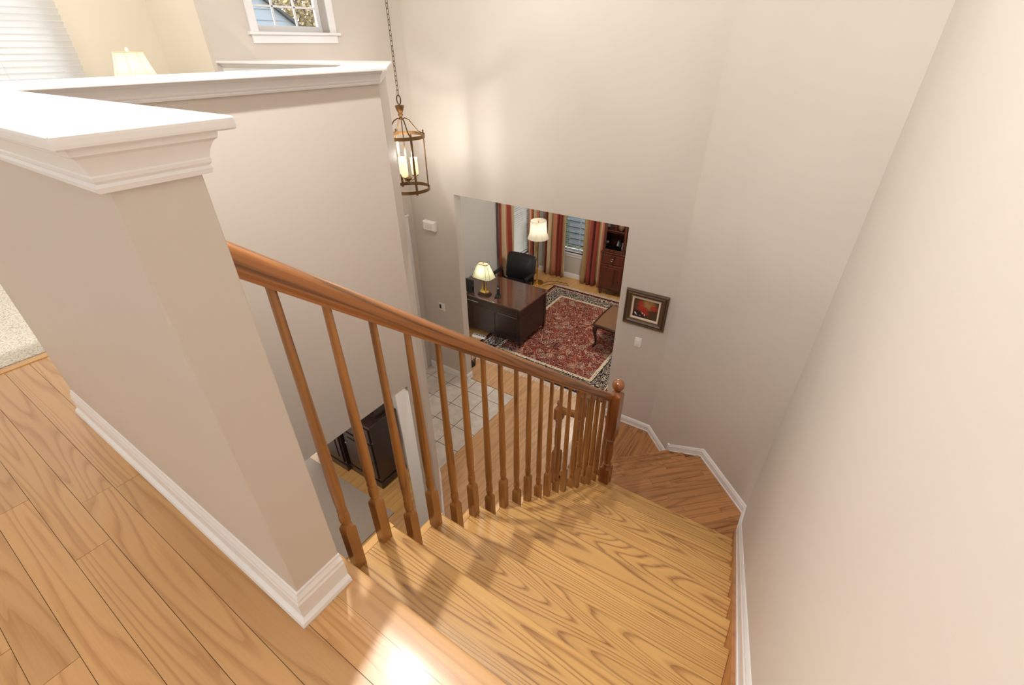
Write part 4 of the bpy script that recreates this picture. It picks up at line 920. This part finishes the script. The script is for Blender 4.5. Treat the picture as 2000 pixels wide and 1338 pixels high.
# things under the desk
o = MB().box((-.13, -.035, 0), (.13, .035, .045)).build('power_strip', 'plastic', None, (-4.30, 5.36, ZF), .12, bevel=.006); top(o, 'white power strip lying on the floor under the desk', 'power strip')
for i in range(5): MB().box((-.1 + i * .045, -.012, .044), (-.078 + i * .045, .012, .047)).build('socket', 'black', o)
for j in range(3):
    rnd = random.Random(50 + j); pts = []
    for i in range(16): a = i * .8 + j; pts.append((-4.12 + .19 * j + .02 * i * .6 + .05 * math.cos(a), 5.33 + .0 + .06 * math.sin(a) + rnd.uniform(-.02, .02), ZF + .02 + .012 * (i % 3)))
    o = MB().tube(pts, .004, 6).build('tangled_cable', ('cordw', 'black', 'chrome')[j], smooth=True); top(o, ('tangled white cable under the desk', 'tangled black cable under the desk', 'tangled silver cable under the desk')[j], 'cable')
BK = empty('wire_basket', (-3.93, 4.62, ZF)); top(BK, 'small black slatted basket on the floor inside the study opening', 'basket')
for z, r in ((.0, .085), (.14, .1)): MB().tube([(r * math.cos(2 * PI * i / 20), r * math.sin(2 * PI * i / 20), z + .005) for i in range(20)], .006, 6, closed=True).build('hoop', 'bead', BK)
for i in range(16):
    a = 2 * PI * i / 16; MB().tube([(.085 * math.cos(a), .085 * math.sin(a), .005), (.1 * math.cos(a), .1 * math.sin(a), .145)], .005, 6).build('slat', 'bead', BK)
MB().lathe([(.003, 0), (.084, 0), (.084, .008), (.003, .009)], 20).build('basket_floor', 'bead', BK)

# ================================================================== FAMILY ROOM (seen through the lower opening)
HU = empty('dark_hutch', (-3.25, 2.13, ZF)); top(HU, 'dark espresso hutch seen through the family room opening', 'cabinet')
hp = lambda b, n, par=HU, mat='hutch', **k: b.build(n, mat, par, **k)
hp(MB().box((-.54, 0, .09), (0, .36, .92)), 'wing_body', bevel=.004); hp(MB().box((-.54, -.016, 0), (.016, .36, .09)), 'plinth', bevel=.006)
hp(MB().box((-.555, -.02, .92), (.02, .36, .955)), 'waist_top', bevel=.006)
d_ = hp(MB().box((-.50, -.018, .13), (-.03, 0, .66)), 'door', bevel=.004); MB().box((-.44, -.028, .19), (-.09, -.016, .60)).build('door_panel', 'hutch', d_, bevel=.008); MB().lathe([(.004, 0), (.012, .006), (.006, .02)], 10).build('knob', 'chrome', d_, (-.47, -.02, .5)).rotation_euler = (PI / 2, 0, 0)
d_ = hp(MB().box((-.50, -.018, .69), (-.03, 0, .89)), 'drawer', bevel=.004); MB().lathe([(.004, 0), (.014, .008), (.006, .025)], 10).build('knob', 'chrome', d_, (-.26, -.02, .79)).rotation_euler = (PI / 2, 0, 0)
hp(MB().box((-1.15, -.045, .09), (-.545, .36, .92)), 'centre_body', bevel=.004); hp(MB().box((-1.15, -.06, 0), (-.535, .36, .09)), 'plinth', bevel=.006); hp(MB().box((-1.15, -.065, .92), (-.53, .36, .955)), 'waist_top', bevel=.006)
for i in range(2):
    x0 = -.85 - i * .29; d_ = hp(MB().box((x0, -.062, .13), (x0 + .28, -.045, .86)), 'door', bevel=.004); MB().box((x0 + .06, -.072, .2), (x0 + .22, -.06, .8)).build('door_panel', 'hutch', d_, bevel=.008); MB().lathe([(.004, 0), (.012, .006), (.006, .02)], 10).build('knob', 'chrome', d_, (x0 + (.25 if i else .03), -.062, .5)).rotation_euler = (PI / 2, 0, 0)
hp(MB().box((-1.15, .12, .955), (-.03, .36, 2.0)), 'upper_body', bevel=.004); hp(MB().box((-1.15, .08, 2.0), (.0, .36, 2.08)), 'cornice', bevel=.01)
for x0 in (-.5, -.95): d_ = hp(MB().box((x0, .105, 1.0), (x0 + .42, .122, 1.95)), 'upper_door', bevel=.004); MB().box((x0 + .05, .098, 1.06), (x0 + .37, .108, 1.88)).build('door_panel', 'hutch', d_, bevel=.006)
o = MB().box((-.95, -.8, 0), (.95, .8, .012)).build('grey_rug', 'greyrug', None, (-3.845, 1.156, ZF), bevel=.004); top(o, 'plain grey rug in front of the dark hutch', 'rug')

# ================================================================== LOFT
o = empty('side_table', (-4.62, 1.78, .009)); top(o, 'small dark loft table under the ivory lamp', 'table')
MB().lathe([(.01, .56), (.24, .56), (.25, .575), (.24, .59), (.01, .59)], 28).build('table_top', 'darkwood', o); MB().lathe([(.03, .0), (.03, .1), (.05, .2), (.025, .35), (.03, .56)], 16).build('pedestal', 'darkwood', o, smooth=True); MB().lathe([(.01, 0), (.17, 0), (.15, .02), (.03, .05)], 24).build('foot', 'darkwood', o)
LL = empty('table_lamp', (-4.62, 1.78, .60)); top(LL, 'ivory bell-shaded lamp above the loft half wall', 'lamp')
smooth_auto(MB().lathe([(.004, 0), (.08, 0), (.08, .02), (.03, .035), (.06, .1), (.075, .16), (.05, .24), (.02, .28), (.012, .30), (.012, .42)], 20).build('base', 'framegold', LL), .6)
sh = smooth_auto(MB().loft([[(r * math.cos(2 * PI * i / 28), r * math.sin(2 * PI * i / 28), z) for i in range(28)] for r, z in ((.19, .33), (.172, .37), (.135, .44), (.11, .52), (.095, .588))], False).build('shade', 'shade', LL), .9)
for r, z in ((.191, .33), (.096, .588)): MB().tube([(r * math.cos(2 * PI * i / 28), r * math.sin(2 * PI * i / 28), z) for i in range(28)], .0035, 6, closed=True).build('shade_trim', 'shade', sh)
for i in range(8):
    a = 2 * PI * i / 8 + .2; MB().tube([(r * math.cos(a), r * math.sin(a), z) for r, z in ((.192, .33), (.174, .37), (.137, .44), (.112, .52), (.097, .588))], .002, 5).build('shade_rib', 'liner', sh)
MB().lathe([(.002, .588), (.01, .592), (.012, .605), (.004, .618)], 10).build('finial', 'plastic', LL)
lamp('loft_lamp_light', (0, 0, .47), LAMP_W['loftlamp'], .04, WARM, LL)

# ================================================================== OUTSIDE
o = MB().box((-70, -60, FL - .6), (60, 70, FL - .35)).build('ground_lawn', 'grass'); struct(o, 'lawn outside the windows', 'ground')
NB = empty('neighbour_house', (-24, 9.6, FL - .35)); top(NB, 'pale blue gabled house seen through the high foyer window', 'house')
prof = [(-8.2, 0), (8.2, 0), (8.2, 5.0), (0, 10.33), (-8.2, 5.0)]
MB().loft([[(x, y, z) for y, z in prof] for x in (0, -7)]).build('gable_wall', 'bluewall', NB)
for i in range(22): 
    z = .3 + i * .42; hw_ = 8.2 if z < 5.0 else 8.2 * (10.33 - z) / 5.33
    if hw_ > .2: MB().box((0, -hw_, z), (.03, hw_, z + .03)).build('siding_board', 'bluewall', NB)
for s_ in (-1, 1):
    MB().loft([[(.2, s_ * 8.7, 4.68), (.2, 0, 10.335), (.2, 0, 10.48), (.2, s_ * 8.7, 4.82)], [(-7.3, s_ * 8.7, 4.68), (-7.3, 0, 10.335), (-7.3, 0, 10.48), (-7.3, s_ * 8.7, 4.82)]]).build('roof_slope', 'roofdark', NB)
N2 = MB().box((-6.2, 11.0, FL - .35), (3, 11.4, FL + 3)).build('exterior_wall', 'bluewall'); struct(N2, 'pale blue neighbouring wall beyond the study window', 'exterior wall')
for i in range(20): MB().box((-6.2, 10.975, FL - .3 + i * .16), (3, 11.0, FL - .285 + i * .16)).build('siding_board', 'roofdark', N2)
def tree(loc, h, r, seed, label):
    rnd = random.Random(seed); T_ = empty('autumn_tree', loc); top(T_, label, 'tree', 'autumn trees beyond the foyer window')
    MB().tube([(0, 0, 0), (.1, .05, h * .3), (-.05, .1, h * .6), (0, 0, h * .9)], [.22, .17, .1, .03], 8).build('trunk', 'bark', T_, smooth=True)
    for i in range(22):
        a = rnd.uniform(0, 2 * PI); z0 = h * rnd.uniform(.3, .75); l = r * rnd.uniform(.6, 1)
        MB().tube([(0, 0, z0), (l * .5 * math.cos(a), l * .5 * math.sin(a), z0 + l * .5), (l * .8 * math.cos(a + .2), l * .8 * math.sin(a + .2), z0 + l * 1.1)], [.06, .035, .01], 5).build('branch', 'bark', T_)
    b = MB()
    for i in range(9000):
        while True:
            p = Vector((rnd.uniform(-1, 1), rnd.uniform(-1, 1), rnd.uniform(-1, 1)))
            if p.length < 1: break
        p = Vector((p.x * r, p.y * r, h * .62 + p.z * h * .42)); q = Vector((rnd.uniform(-1, 1), rnd.uniform(-1, 1), rnd.uniform(-1, 1))).normalized(); s_ = q.orthogonal().normalized(); k_ = q.cross(s_); g = rnd.uniform(.1, .19)
        b.add([p - s_ * g, p - k_ * g * .6, p + s_ * g, p + k_ * g * .6], [(0, 1, 2, 3)])
    me = bpy.data.meshes.new('foliage'); me.from_pydata(b.v, [], b.f); me.materials.append(M['leaf']); stuff(link('foliage', me, T_))
tree((-37, 26.5, FL - .35), 12, 4.4, 1, 'golden autumn tree directly behind the blue gable')
tree((-36, 35.8, FL - .35), 11, 4.2, 2, 'golden autumn tree farther from the blue gable')
tree((-48, 37.0, FL - .35), 15, 6.2, 3, 'tallest golden autumn tree in the distance')
SB = empty('green_shrub', (-5.62, 10.35, FL - .35)); top(SB, 'green shrub outside the study back window', 'shrub')
MB().tube([(0, 0, 0), (.05, 0, .5), (0, .05, 1.0)], [.05, .04, .02], 7).build('stem', 'bark', SB)
rnd = random.Random(9); b = MB()
for i in range(1500):
    a_ = rnd.uniform(0, 2 * PI); z = rnd.uniform(.1, 1.7); rr = .5 * math.sqrt(rnd.random()) * (1 - .25 * z); p = Vector((rr * math.cos(a_), rr * math.sin(a_), z)); q = Vector((rnd.uniform(-1, 1), rnd.uniform(-1, 1), rnd.uniform(-1, 1))).normalized(); s_ = q.orthogonal().normalized(); k_ = q.cross(s_); g = rnd.uniform(.03, .06)
    b.add([p - s_ * g, p - k_ * g * .6, p + s_ * g, p + k_ * g * .6], [(0, 1, 2, 3)])
me = bpy.data.meshes.new('foliage'); me.from_pydata(b.v, [], b.f); me.materials.append(M['greenleaf']); stuff(link('foliage', me, SB))
